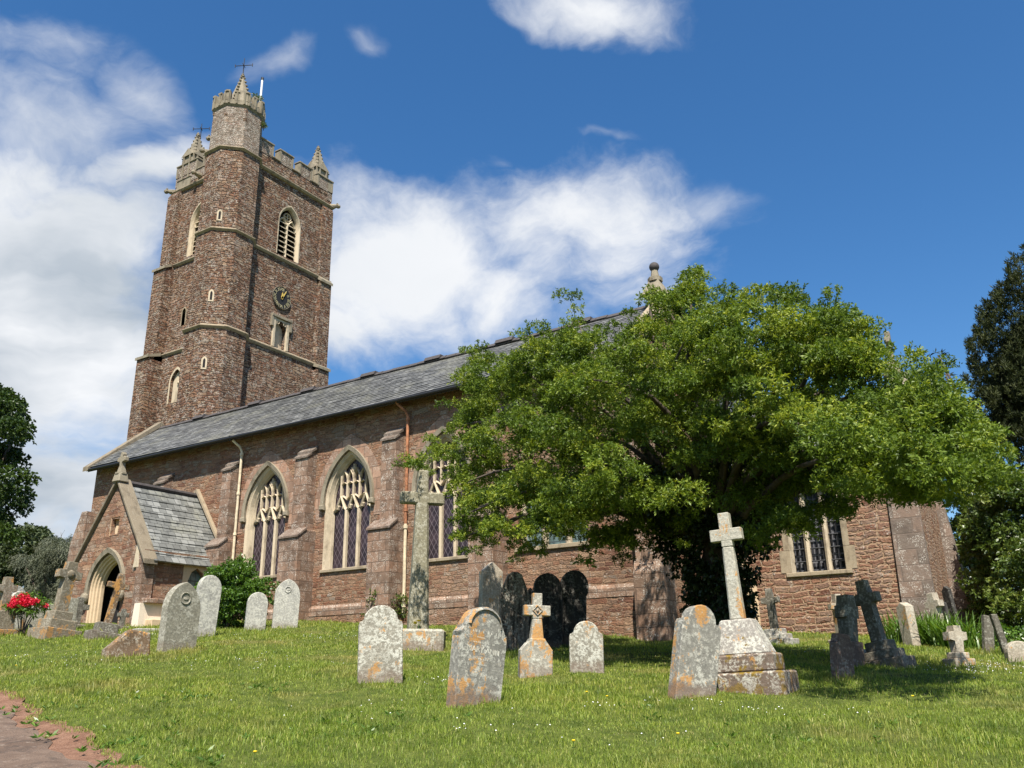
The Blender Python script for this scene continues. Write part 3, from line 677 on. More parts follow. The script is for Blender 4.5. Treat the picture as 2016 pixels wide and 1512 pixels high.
for x in (-33.4, -29.6, -26.3, -22.9, -19.6, -16.3, -13.1):
    extr(bm, fr, [(RY-.2, RZ-.03), (RY-.1, RZ+.13), (RY+.1, RZ+.13), (RY+.2, RZ-.03)], x, x+.75)
part('ridge_tiles', bm, MT['ridge'])
bm = BM()    # gutter
tube(bm, [(XW+.1, YS-oh-.05, EAVE-oh*k+.10), (XE, YS-oh-.05, EAVE-oh*k+.10)], .055, 8); part('gutter', bm, MT['black'])
def coping(x0, x1, ext=.0):
    bm = BM(); kk = k
    for sgn in (0, 1):
        ya, yb = (YS-oh-.12, RY) if sgn == 0 else (2*RY-YS+oh, RY)
        za = EAVE-(oh+.12)*kk+.30
        extr(bm, fr, [(ya, za-.16), (ya, za+.04), (yb, RZ+.34), (yb, RZ+.05)], x0, x1, .02)
    return bm
parts('gable_coping', coping(XW-.1, XW+.28), MT['coping'])
parts('gable_coping', coping(XE-.75, XE-.05), MT['string'])
bm = BM(); fx, fy = -9.85, 24.62; frustum(bm, fx, fy, RZ+.2, RZ+.75, .40, .35, .16, .16); ngon_prism(bm, fx, fy, RZ+.72, RZ+.86, .23, .23); ngon_prism(bm, fx, fy, RZ+.86, RZ+1.15, .14, .10); 
fin = part('gable_finial', bm, MT['crest']); bm = BM(); bmesh.ops.create_icosphere(bm, subdivisions=3, radius=.17, matrix=Matrix.Translation((fx, fy, RZ+1.28))); part('ball', bm, MT['ridge'], fin, True)
# nave behind
bm = BM(); extr(bm, fr, [(YN, 6), (34.2, 6), (34.2, 9.3), (30.9, 12.4), (YN, 9.3)], -34.7, -9.4); part('nave_roof', bm, MT['slate'])
# drainpipes
def pipe(x, ztop, zbot, zrust=None):
    y = YS-.14; bm = BM()
    lo = zrust if zrust else zbot
    tube(bm, [(x-.28, YS-oh, ztop+.12), (x-.24, YS-.40, ztop-.02), (x-.05, YS-.22, ztop-.25), (x, y, ztop-.45), (x, y, lo)], .05, 8)
    zz = ztop-.5
    while zz > lo: tube(bm, [(x, y, zz), (x, y, zz-.09)], .072, 8); zz -= 1.55
    p = part('drainpipe', bm, MT['rustpaint'] if zrust else MT['creampaint'])
    if zrust:
        b = BM(); tube(b, [(x, y, zrust+.1), (x, y, zbot)], .054, 8)
        for z in (zrust+.05, zbot+.35, zbot+.65): tube(b, [(x, y, z), (x, y, z-.1)], .08, 8)
        part('lower_pipe', b, MT['creampaint'], p)
    else:
        b = BM(); tube(b, [(x-.28, YS-oh, ztop+.16), (x-.28, YS-oh, ztop-.02)], [.1, .05], 8); part('hopper', b, MT['black'], p)
pipe(-26.35, 8.75, 2.0); pipe(-18.05, 8.75, 1.75, 4.55)

# ---- chancel
CY, CXE = 25.5, -3.2; CN = 30.6; CE = 5.9; CR = 8.2
CF = Fr((0, CY, 0), X3); bm = BM()
cwin = [(-6.72, 2.55), (-6.72, 4.9), (-5.22, 4.9), (-5.22, 2.55)]; cdoor = opening(-8.6, .3, 2.2, .5, 2.9, 8)
wall(bm, CF, [(XE, -.5), (CXE, -.5), (CXE, CE), (XE, CE)], [cwin, cdoor], .5, False); part('chancel_wall', bm, MT['chancel'])
bm = BM(); CEF = Fr((CXE, 0, 0), Y3); wall(bm, CEF, [(CY, -.5), (CN, -.5), (CN, CE), ((CY+CN)/2, CR+.1), (CY, CE)], [], .5, False)
wall(bm, Fr((0, CN, 0), -X3), [(-CXE, -.5), (-XE, -.5), (-XE, CE), (-CXE, CE)], [], .5, False); part('chancel_east_wall', bm, MT['east'])
bm = BM(); frustum(bm, CXE-.30, CY-.02, -.5, 5.6, .44, .10, .36, .06)     # grey corner stones, slightly battered
box(bm, CXE-.02, CXE+.07, CY-.05, CY+.16, -.5, 5.4); part('corner_quoins', bm, MT['quoin'])
bm = BM(); extr(bm, Fr((0, CN-.25, 0), X3), [(CXE-.1, -.5), (CXE+.75, -.5), (CXE+.16, 5.2), (CXE-.1, 5.6)], -.35, .25, .02); part('buttress', bm, MT['quoin'])
slate_roof('roof', (XE, CY-.3, CE-.2), (CXE-.2, CY-.3, CE-.2), (XE, (CY+CN)/2, CR), (CXE-.2, (CY+CN)/2, CR), MT['porchslate'], 14, .03, 16)
slate_roof('roof', (XE, CN+.3, CE-.2), (CXE-.2, CN+.3, CE-.2), (XE, (CY+CN)/2, CR), (CXE-.2, (CY+CN)/2, CR), MT['porchslate'], 6, .03, 8)
bm = BM(); my = (CY+CN)/2
for ya in (CY-.35, CN+.35): extr(bm, fr, [(ya, CE-.28), (ya, CE+.1), (my, CR+.5), (my, CR+.12)], CXE-.42, CXE+.08, .02)
parts('gable_coping', bm, MT['crest'])
bm = BM(); cx, cz = CXE-.32, CR+.4
frustum(bm, cx, my, cz, cz+.45, .28, .3, .12, .14); box(bm, cx-.08, cx+.08, my-.1, my+.1, cz+.4, cz+1.5, .02); box(bm, cx-.08, cx+.08, my-.36, my+.36, cz+1.05, cz+1.24, .02)
part('gable_cross', bm, MT['crest'])
bm = BM()
for x in (-6.25, -5.7): ribbon(bm, CF, [(x, 2.55), (x, 4.9)], .14, -.3, -.10)
ring = [(-6.72, 2.55), (-6.72, 4.9), (-5.22, 4.9), (-5.22, 2.55)]; inn = [(-6.66, 2.55), (-6.66, 4.84), (-5.28, 4.84), (-5.28, 2.55)]
loft(bm, CF, ring, .006, inn, -.25)
w = part('window', bm, MT['cream']); g = BM(); extr(g, CF, inn, -.42, -.32); part('glass', g, MT['blackglass'], w)
g = BM()
for z in (2.86, 3.22, 3.58, 3.94, 4.3): tube(g, [CF.p(-6.66, z, -.22), CF.p(-5.28, z, -.22)], .022, 6)
for x in (-6.53, -6.4, -5.98, -5.84, -5.56, -5.42): tube(g, [CF.p(x, 2.55, -.24), CF.p(x, 4.85, -.24)], .016, 5)
part('window_bars', g, MT['black'], w)
g = BM(); extr(g, CF, [(-6.88, 2.43), (-5.06, 2.43), (-5.06, 2.55), (-6.88, 2.55)], -.3, .06, .015); part('sill', g, MT['string'], w)
g = BM()
for sx, xa in ((-1, -6.72), (1, -5.22)):
    for j, (z0, z1, ww) in enumerate(((2.56, 3.20, .30), (3.20, 4.1, .17), (4.1, 4.9, .32))): extr(g, CF, [(xa, z0), (xa+sx*ww, z0), (xa+sx*ww, z1-.01), (xa, z1-.01)], -.02, .012)
parts('jamb_stone', g, MT['string'], w)
bm = BM(); extr(bm, CF, cdoor, -.36, -.28)
for x in (-9.0, -8.85, -8.7, -8.55, -8.4, -8.25): ribbon(bm, CF, [(x, .35), (x, 2.5)], .02, -.29, -.262)
d_ = part('door', bm, MT['wood']); g = BM(); ribbon(g, CF, [(-9.05, 1.5), (-8.2, 1.5)], .06, -.27, -.25); part('hinge', g, MT['black'], d_)
g = BM(); A = opening(-8.6, .3, 2.2, .5, 2.9, 8); B = opening(-8.6, .3, 2.2, .82, 3.3, 8); loft(g, CF, A, .02, B, .02); loft(g, CF, A, .02, A, -.3); loft(g, CF, B, .02, B, -.02); part('door_surround', g, MT['ochre'])

# ---- porch
PX0, PX1, PY = -30.9, -26.9, 18.5; PXC = -28.88; PE = 4.05; PRZ = 6.75
PF = Fr((0, PY, 0), X3)
bm = BM(); pk = (PRZ-PE)/(PX1-PXC)
da = opening(PXC, 1.2, 3.0, .93, 4.22)
wall(bm, PF, [(PX0, .3), (PX1, .3), (PX1, PE), (PXC, PRZ), (PX0, PE)], [da, [(-29.02, 4.95), (-29.02, 5.5), (-28.6, 5.5), (-28.6, 4.95)]], .45, False)
PEF = Fr((PX1, 0, 0), Y3)
pw = opening(20.75, 2.9, 3.25, .38, 3.78, 8)
wall(bm, PEF, [(PY, .3), (22, .3), (22, PE+.2), (PY, PE+.2)], [pw], .4, False)
wall(bm, Fr((PX0, 0, 0), -Y3), [(-22, .3), (-PY, .3), (-PY, PE), (-22, PE)], [], .4, False)
part('porch_wall', bm, MT['porch'])
bm = BM(); steps = [(0, .015), (.04, -.02), (.05, -.07), (.10, -.10), (.11, -.16), (.16, -.19), (.17, -.26), (.21, -.29), (.22, -.40)]
outs = [opening(PXC, 1.2, 3.0, .93-a, 4.22-a*1.2) for a, _ in steps]
for i in range(len(steps)-1): loft(bm, PF, outs[i], steps[i][1], outs[i+1], steps[i+1][1])
ar = part('porch_arch', bm, MT['ochre'])
h = BM(); A = [(PXC-.97, 2.86)]+arch(PXC, 3.0, .97, 4.28)+[(PXC+.97, 2.86)]; B = [(PXC-1.1, 2.86)]+arch(PXC, 3.0, 1.1, 4.46)+[(PXC+1.1, 2.86)]
loft(h, PF, A, 0, A, .10); loft(h, PF, A, .10, B, .13); loft(h, PF, B, .13, B, 0); part('hood_mould', h, MT['crest'], ar)
h = BM()
for sg in (-1, 1): bmesh.ops.create_icosphere(h, subdivisions=2, radius=.17, matrix=Matrix.Translation((PXC+sg*1.04, PY-.12, 2.74)) @ Matrix.Diagonal((.9, .9, 1.25, 1)))
parts('carved_head', h, MT['crest'], ar)
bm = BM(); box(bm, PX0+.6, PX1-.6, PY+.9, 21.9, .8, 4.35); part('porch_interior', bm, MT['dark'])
bm = BM(); extr(bm, PF, [(-29.02, 4.95), (-28.6, 4.95), (-28.6, 5.5), (-29.02, 5.5)], -.42, -.22)
extr(bm, PF, [(-28.86, 4.95), (-28.72, 4.95), (-28.7, 5.13), (-28.75, 5.25), (-28.83, 5.25), (-28.88, 5.13)], -.22, -.06)
loft(bm, PF, [(-29.08, 4.9), (-29.08, 5.56), (-28.54, 5.56), (-28.54, 4.9), (-29.08, 4.9)], .015, [(-29.0, 4.97), (-29.0, 5.48), (-28.62, 5.48), (-28.62, 4.97), (-29.0, 4.97)], -.22)
part('porch_niche', bm, MT['ochre'])
slate_roof('porch_roof', (PX1+.22, PY+.25, PE-.22*pk+.10), (PX1+.22, 22.0, PE-.22*pk+.10), (PXC, PY+.25, PRZ+.08), (PXC, 22.0, PRZ+.08), MT['porchslate'], 11, .035, 14, .01)
slate_roof('porch_roof', (PX0-.22, PY+.25, PE-.22*pk+.10), (PX0-.22, 22.0, PE-.22*pk+.10), (PXC, PY+.25, PRZ+.08), (PXC, 22.0, PRZ+.08), MT['porchslate'], 11, .035, 14, .01)
frx = Fr((0, 0, 0), X3)
bm = BM()
for sg in (-1, 1):
    xa = PXC+sg*(PX1-PXC+.22)
    extr(bm, frx, [(xa, PE-.30*pk+.10), (xa, PE-.30*pk+.26), (PXC, PRZ+.30), (PXC, PRZ+.14)][::sg], -PY-.42, -PY+.14, .015)
parts('porch_coping', bm, MT['coping'])
bm = BM(); tube(bm, [(PXC, PY+.4, PRZ+.13), (PXC, 22, PRZ+.13)], .10, 8); part('porch_ridge', bm, MT['ridge'])
bm = BM(); z0 = PRZ+.1
frustum(bm, PXC, PY+.02, z0, z0+.32, .22, .22, .17, .17, .03); ngon_prism(bm, PXC, PY+.02, z0+.30, z0+.36, .2, .2); frustum(bm, PXC, PY+.02, z0+.36, z0+.62, .13, .11, .08, .07)
zc = z0+.86
extr(bm, PF, [(PXC-.06, zc-.3), (PXC+.06, zc-.3), (PXC+.06, zc-.07), (PXC+.15, zc-.09), (PXC+.24, zc-.05), (PXC+.24, zc+.07), (PXC+.15, zc+.11), (PXC+.06, zc+.09), (PXC+.08, zc+.2), (PXC+.05, zc+.28), (PXC-.05, zc+.28), (PXC-.08, zc+.2), (PXC-.06, zc+.09), (PXC-.15, zc+.11), (PXC-.24, zc+.07), (PXC-.24, zc-.05), (PXC-.15, zc-.09), (PXC-.06, zc-.07)], -.10, .06, .015)
part('porch_cross', bm, MT['crest'])
bm = BM()   # flashing course over the porch roof on the aisle wall
for sg in (-1, 1): extr(bm, SF, [(PXC, PRZ+.42), (PXC, PRZ+.27), (PXC+sg*1.75, PRZ+.27-1.75*pk), (PXC+sg*1.75, PRZ+.42-1.75*pk)], -.02, .16)
parts('weathering', bm, MT['string'])
bm = BM(); box(bm, PX1-.3, PX1+.06, PY-.05, PY+.42, .4, PE+.05, .01); part('porch_quoins', bm, MT['ashlar'])
bm = BM(); frustum(bm, PX1-.32, PY-.02, PE-.4, PE+.55, .16, .04, .04, .04); part('kneeler', bm, MT['cream'])
bm = BM(); w0 = PEF
ring_ = opening(20.75, 2.9, 3.25, .38, 3.78, 8); out_ = [(20.1, 2.9), (20.1, 3.25), (20.1, 3.5), (20.1, 3.98), (20.4, 3.98), (20.75, 3.98), (21.1, 3.98), (21.4, 3.98), (21.4, 3.5), (21.4, 3.25), (21.4, 2.9)]
extr(bm, PEF, [(20.15, 2.9), (20.37, 2.9), (20.37, 3.3), (20.5, 3.62), (20.75, 3.78), (21.0, 3.62), (21.13, 3.3), (21.13, 2.9), (21.35, 2.9), (21.35, 4.0), (20.15, 4.0)], -.02, .02)
w = part('window', bm, MT['ochre']); g = BM(); extr(g, PEF, ring_, -.3, -.2); part('glass', g, MT['greenglass'], w)
bm = BM(); box(bm, PX1-.02, PX1+.34, PY+.05, 21.2, 2.42, 2.58, .02); part('ledge', bm, MT['ashlar'])
bm = BM(); frustum(bm, PX1+.02, 19.85, 1.2, 2.42, .20, 1.45, .16, 1.40); part('limewashed_panel', bm, MT['render'])
bm = BM(); box(bm, PX1+.1, PX1+.55, PY+.2, 21.0, 1.2, gzf(PX1+.3, 19.5)+.10, .02); part('ledge', bm, MT['ochre'])

# ---- tower
TX0, TX1, TY0, TY1 = -41.2, -34.6, 27.5, 34.0; OX_, OY_ = -35.6, 27.25
TS = Fr((0, TY0, 0), X3); TE = Fr((TX1, 0, 0), Y3)
stages = [(3.0, 17.0, .10), (17.0, 22.55, .04), (22.55, 27.6, 0.0), (27.6, 28.6, -.02)]
b_e = opening(30.75, 22.78, 24.9, .80, 26.1); b_s = opening(-38.55, 22.85, 24.95, .72, 26.1)
n_e = opening(30.58, 17.15, 18.2, .42, 18.75, 8); s_lo = opening(-38.85, 14.0, 15.2, .46, 15.9, 8); s_sl = opening(-38.9, 18.5, 19.3, .15, 19.55, 6)
bm = BM()
for i, (z0, z1, o) in enumerate(stages):
    he = {1: [n_e], 2: [b_e]}.get(i, []); hs = {0: [s_lo], 1: [s_sl], 2: [b_s]}.get(i, [])
    wall(bm, Fr((0, TY0-o, 0), X3), [(TX0-o, z0), (TX1+o, z0), (TX1+o, z1), (TX0-o, z1)], hs, .7, False)
    wall(bm, Fr((TX1+o, 0, 0), Y3), [(TY0-o, z0), (TY1+o, z0), (TY1+o, z1), (TY0-o, z1)], he, .7, False)
    wall(bm, Fr((TX0-o, 0, 0), -Y3), [(-TY1-o, z0), (-TY0+o, z0), (-TY0+o, z1), (-TY1-o, z1)], [], .7, False)
    wall(bm, Fr((0, TY1+o, 0), -X3), [(-TX1-o, z0), (-TX0+o, z0), (-TX0+o, z1), (-TX1-o, z1)], [], .7, False)
    if i < 3:
        v = [bm.verts.new(p) for p in ((TX0-o, TY0-o, z1), (TX1+o, TY0-o, z1), (TX1+o, TY1+o, z1), (TX0-o, TY1+o, z1))]; bm.faces.new(v)
part('tower_wall', bm, MT['tower'])
bm = BM(); box(bm, TX0+.8, TX1-.85, TY0+.85, TY1-.8, 12, 27.9); part('tower_interior', bm, MT['dark'])
bm = BM()   # parapet behind the crenels
for x0, x1, y0, y1 in ((TX0, TX1, TY0, TY0+.4), (TX0, TX1, TY1-.4, TY1), (TX0, TX0+.4, TY0+.4, TY1-.4)): box(bm, x0, x1, y0, y1, 28.0, 28.61)
MERL = []
for a, b in ((27.9, 29.12), (29.62, 30.66), (31.18, 32.2), (32.7, 34.0)): MERL.append(('E', a, b)); MERL.append(('W', a, b))
for a, b in ((-41.2, -39.3), (-38.75, -37.75), (-37.2, -36.2)): MERL.append(('S', a, b)); MERL.append(('N', a, b))
MERL.append(('N', -35.7, -34.6))
parts('parapet', bm, MT['upper'])
for f, a, b in MERL:
    bm = BM(); cap = BM()
    if f in 'EW':
        xo = TX1-.38 if f == 'E' else TX0; box(bm, xo, xo+.38, a, b, 28.55, 29.36); box(cap, xo-.06, xo+.44, a-.05, b+.05, 29.36, 29.46, .02)
        for e in (a+.05, b-.05): box(cap, xo-.03, xo+.41, e-.06, e+.06, 28.62, 29.36)
    else:
        yo = TY0 if f == 'S' else TY1-.38; box(bm, a, b, yo, yo+.38, 28.55, 29.36); box(cap, a-.05, b+.05, yo-.06, yo+.44, 29.36, 29.46, .02)
        for e in (a+.05, b-.05): box(cap, e-.06, e+.06, yo-.03, yo+.41, 28.62, 29.36)
    m_ = part('merlon', bm, MT['upper']); part('merlon_coping', cap, MT['crest'], m_)
cap = BM()
for a, b in ((29.1, 29.66), (30.64, 31.2), (32.18, 32.72)): box(cap, TX1-.42, TX1+.05, a, b, 28.60, 28.69, .015)
for a, b in ((-39.3, -38.74), (-37.76, -37.2)): box(cap, a, b, TY0-.05, TY0+.42, 28.60, 28.69, .015)
parts('parapet_coping', cap, MT['crest'])
def string(z, o, pr=.14, h=.22):
    bm = BM(); prof = [(0, -h*.6), (pr*.5, -h*.5), (pr, -h*.1), (pr, h*.1), (0, h*.55)]
    x0, x1, y0, y1 = TX0-o, TX1+o, TY0-o, TY1+o; rings = []
    for d, dz in prof: rings.append([bm.verts.new(p) for p in ((x0-d, y0-d, z+dz), (x1+d, y0-d, z+dz), (x1+d, y1+d, z+dz), (x0-d, y1+d, z+dz))])
    for i in range(len(prof)-1):
        for k_ in range(4): bm.faces.new((rings[i][k_], rings[i][(k_+1) % 4], rings[i+1][(k_+1) % 4], rings[i+1][k_]))
    return bm
for z, o in ((17.0, .04), (22.55, .0), (27.62, .0)): part('string_course', string(z, o, .17, .26), MT['string'])
# corner buttresses of the tower
BT = [BM(), BM(), BM()]; fy_ = Fr((0, 0, 0), Y3)
for z0, z1, p in ((4, 16.7, .95), (16.6, 22.2, .62), (22.1, 27.2, .30)):
    extr(BT[0], fy_, [(TY0-p, z0), (TY0+.1, z0), (TY0+.1, z1+.5), (TY0-.02, z1+.5), (TY0-p, z1)], TX0-.12, TX0+.78+.12*(p > .5))
    extr(BT[1], Fr((0, 0, 0), X3), [(TX0-p, z0), (TX0+.1, z0), (TX0+.1, z1+.5), (TX0-.02, z1+.5), (TX0-p, z1)], -TY0-.9, -TY0+.02)
    extr(BT[2], Fr((0, 0, 0), X3), [(TX1+p*.55, z0), (TX1+p*.55, z1), (TX1+.02, z1+.4), (TX1-.1, z1+.4), (TX1-.1, z0)], -TY1-.02, -TY1+.85)
for b_ in BT: part('buttress', b_, MT['tower'])
bm = BM()
for z, p in ((16.75, .95), (22.25, .62)):
    extr(bm, fy_, [(TY0-p-.08, z-.1), (TY0-p-.08, z+.05), (TY0-.25, z+.34), (TY0-.25, z+.15)], TX0-.2, TX0+.95)
    extr(bm, Fr((0, 0, 0), X3), [(TX1+p*.55+.08, z-.1), (TX1+p*.55+.08, z+.06), (TX1+.1, z+.36), (TX1+.1, z+.1)], -TY1-.08, -TY1+.9)
parts('weathering', bm, MT['crest'])
bm = BM(); rq = random.Random(5)
def ragged(x, y, z0, z1, dx, dy):
    z = z0
    while z < z1:
        h = rq.uniform(.14, .34); j = rq.uniform(-.01, .055)
        if rq.random() < .75: frustum(bm, x-dx*.2+dx*j, y-dy*.2+dy*j, z, z+h*.92, .2, .2, .2, .2, .02)
        z += h
for i_, (z0, z1, o) in enumerate(stages[:3]): ragged(TX1+o, TY1+o, z0 if i_ else 9, z1-.2, 1, 1)
for z0, z1, p in ((6, 16.6, .95), (17.2, 22.1, .62), (22.8, 27.0, .30)):
    pass
for z0, z1, a_ in ((9, 16.8, 1.53), (17.2, 22.4, 1.47), (22.8, 27.4, 1.43), (27.9, 30.3, 1.31)):
    for i_ in (0, 3, 4, 5, 6, 7):
        an = math.pi/8+i_*math.pi/4; k_ = a_/math.cos(math.pi/8); z = z0
        while z < z1:
            h = rq.uniform(.14, .32); rr_ = k_-.16+rq.uniform(-.01, .04)
            if rq.random() < .7: ngon_prism(bm, OX_+rr_*math.cos(an), OY_+rr_*math.sin(an), z, z+h*.92, .13, .13, 8, True, an)
            z += h
tag(part('corner_stones', bm, MT['tower']), kind='stuff')
# belfry windows
def belfry(fr, cx, sill, spring, hw, apex):
    bm = BM(); steps = [(0, .01), (.10, -.12), (.12, -.26)]
    outs = [opening(cx, sill, spring, hw-a, apex-a*1.2) for a, _ in steps]
    for i in range(2): loft(bm, fr, outs[i], steps[i][1], outs[i+1], steps[i+1][1])
    A = opening(cx, sill, spring, hw, apex); B = opening(cx, sill, spring, hw+.06, apex+.08); loft(bm, fr, A, .012, B, .012); loft(bm, fr, B, .012, B, -.01)
    ih = hw-.12; ribbon(bm, fr, [(cx, sill), (cx, spring+.2)], .15, -.32, -.14)
    for sg in (-1, 1):
        m = cx+sg*ih/2; hd = arch(m, spring-.15, ih/2-.02, spring+.42, 6); ribbon(bm, fr, hd, .10, -.32, -.16)
    ang = [i*math.pi/6 for i in range(13)]
    ribbon(bm, fr, [(cx+.25*math.cos(a), spring+.58+.25*math.sin(a)) for a in ang], .07, -.32, -.18)
    ribbon(bm, fr, [(cx, spring+.35), (cx, spring+.82)], .05, -.3, -.2); ribbon(bm, fr, [(cx-.24, spring+.58), (cx+.24, spring+.58)], .05, -.3, -.2)
    w = part('belfry_window', bm, MT['cream']); lv = BM(); z = sill+.05
    while z < spring+.35:
        for sg in (-1, 1):
            m = cx+sg*ih/2; a = fr.p(m-ih/2+.06, z, -.14); vs = []
            for u, zz, d in ((m-ih/2+.05, z, -.16), (m+ih/2-.05, z, -.16), (m+ih/2-.05, z+.28, -.55), (m-ih/2+.05, z+.28, -.55)): vs.append(lv.verts.new(fr.p(u, zz, d)))
            for u, zz, d in ((m-ih/2+.05, z-.055, -.16), (m+ih/2-.05, z-.055, -.16), (m+ih/2-.05, z+.22, -.55), (m-ih/2+.05, z+.22, -.55)): vs.append(lv.verts.new(fr.p(u, zz, d)))
            for q in ((0, 1, 2, 3), (7, 6, 5, 4), (0, 4, 5, 1), (1, 5, 6, 2), (2, 6, 7, 3), (3, 7, 4, 0)): lv.faces.new([vs[j] for j in q])
        z += .31
    parts('louvre', lv, MT['louvre'], w)
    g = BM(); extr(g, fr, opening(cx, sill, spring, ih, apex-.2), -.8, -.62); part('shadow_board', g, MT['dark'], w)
belfry(TE, 30.75, 22.78, 24.9, .80, 26.1); belfry(TS, -38.55, 22.85, 24.95, .72, 26.1)
# blocked window and slit in the south face
bm = BM(); fr1 = Fr((0, TY0-.10, 0), X3); extr(bm, fr1, opening(-38.85, 14.02, 15.2, .44, 15.87, 8), -.35, -.16); A = s_lo; B = opening(-38.85, 14.0, 15.2, .58, 16.05, 8); loft(bm, fr1, B, .012, A, .012)
bmesh.ops.create_icosphere(bm, subdivisions=1, radius=.09, matrix=Matrix.Translation((-38.8, TY0+.02, 15.15))); part('blocked_window', bm, MT['cream'])
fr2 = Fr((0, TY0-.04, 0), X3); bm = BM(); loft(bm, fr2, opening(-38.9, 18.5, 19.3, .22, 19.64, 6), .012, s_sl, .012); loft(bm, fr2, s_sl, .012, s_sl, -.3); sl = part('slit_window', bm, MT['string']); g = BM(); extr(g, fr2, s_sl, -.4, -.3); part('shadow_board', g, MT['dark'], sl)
# clock
bm = BM(); CO = Vector((TX1+.05, 30.47, 20.15)); CFr = Fr(CO, Y3); rr = .66
extr(bm, CFr, [(rr*math.cos(i*math.pi/20), rr*math.sin(i*math.pi/20)) for i in range(40)], 0, .06); ck = part('clock', bm, MT['dial'])
bm = BM(); ribbon(bm, CFr, [(rr*math.cos(i*math.pi/24), rr*math.sin(i*math.pi/24)) for i in range(49)], .018, .05, .08); part('clock_rim', bm, MT['crest'], ck)
def text_mesh(s, size, extrude=.004):
    c = bpy.data.curves.new('lettering', 'FONT'); c.body = s; c.size = size; c.extrude = extrude; c.align_x = 'CENTER'; c.align_y = 'CENTER'
    o = bpy.data.objects.new('lettering', c); COL.objects.link(o); dg = bpy.context.evaluated_depsgraph_get()
    me = bpy.data.meshes.new_from_object(o.evaluated_get(dg)); bpy.data.objects.remove(o); return me
NUM = ['XII', 'I', 'II', 'III', 'IIII', 'V', 'VI', 'VII', 'VIII', 'IX', 'X', 'XI']; bm = BM()
for i, s in enumerate(NUM):
    a = math.pi/2-i*math.pi/6; me = text_mesh(s, .25, .004); t = BM(); t.from_mesh(me)
    wx = max((v.co.x for v in t.verts), default=.1)
    base = len(bm.verts); mp = {}
    for v in t.verts:
        x, y = v.co.x*min(1, .12/wx)*1.0, v.co.y*1.05; rr2 = .50+y
        u = x*math.cos(a-math.pi/2)-0*0; q = Vector((math.cos(a)*rr2+math.sin(a)*x, math.sin(a)*rr2-math.cos(a)*x))
        mp[v.index] = bm.verts.new(CFr.p(q.x, q.y, .068+v.co.z))
    for f in t.faces:
        try: bm.faces.new([mp[v.index] for v in f.verts])
        except ValueError: pass
    t.free(); bpy.data.meshes.remove(me)
part('numerals', bm, MT['numeral'], ck)
for ln, wd, ang in ((.56, .05, 31), (.34, .075, 2.5)):
    bm = BM(); a = math.pi/2-R(ang); c_, s_ = math.cos(a), math.sin(a)
    pts = [(-.10, wd*.5), (0, wd), (ln*.75, wd*.55), (ln, 0), (ln*.75, -wd*.55), (0, -wd), (-.10, -wd*.5)]
    extr(bm, CFr, [(x*c_-y*s_, x*s_+y*c_) for x, y in pts][::-1], .085, .10); part('clock_hand', bm, MT['gold'], ck)
# niche in the east face
fr3 = Fr((TX1+.04, 0, 0), Y3); bm = BM()
extr(bm, fr3, opening(30.58, 17.17, 18.2, .40, 18.72, 8), -.42, -.27)
for y in (30.08, 31.08): extr(bm, fr3, [(y-.09, 17.12), (y+.09, 17.12), (y+.09, 18.85), (y-.09, 18.85)], -.05, .10, .015)
A = opening(30.58, 18.15, 18.2, .41, 18.75, 8); B = [(30.17, 18.15)]+[(30.17+.82*i/(len(A)-3), 18.85) for i in range(len(A)-2)]+[(30.99, 18.15)]; loft(bm, fr3, A, .05, B, .05)
for y, z in ((30.33, 18.62), (30.83, 18.62)): ribbon(bm, fr3, [(y+.1*math.cos(i*math.pi/5), z+.1*math.sin(i*math.pi/5)) for i in range(11)], .035, .05, .09)
ni = part('niche', bm, MT['cream']); bm = BM(); extr(bm, fr3, [(29.84, 18.86), (31.32, 18.86), (31.32, 19.02), (29.84, 19.02)], -.02, .16, .02)
for y in (29.9, 31.26): extr(bm, fr3, [(y-.07, 18.3), (y+.07, 18.3), (y+.07, 18.86), (y-.07, 18.86)], -.02, .14)
part('hood_mould', bm, MT['crest'], ni)
# stair turret
OX, OY = -35.6, 27.25
bm = BM(); ngon_prism(bm, OX, OY, 3, 17.0, 1.53, 1.53); ngon_prism(bm, OX, OY, 17.0, 22.6, 1.47, 1.47); ngon_prism(bm, OX, OY, 22.6, 27.65, 1.43, 1.43)
part('stair_turret', bm, MT['tower'])
bm = BM(); ngon_prism(bm, OX, OY, 27.65, 30.5, 1.34, 1.30); part('turret_drum', bm, MT['upper'])
def ostring(z, a, pr=.13, h=.22):
    bm = BM(); ngon_prism(bm, OX, OY, z-h*.6, z-.1*h, a, a+pr, cap=False); ngon_prism(bm, OX, OY, z-.1*h, z+.1*h, a+pr, a+pr, cap=False); ngon_prism(bm, OX, OY, z+.1*h, z+.55*h, a+pr, a-.02, cap=False); return bm
for z, a in ((17.0, 1.52), (22.6, 1.45), (27.66, 1.42)): part('string_course', ostring(z, a), MT['string'])
bm = BM(); ngon_prism(bm, OX, OY, 30.42, 30.54, 1.30, 1.40); ngon_prism(bm, OX, OY, 30.54, 30.85, 1.36, 1.36)
k8 = 1/math.cos(math.pi/8); cap = BM()
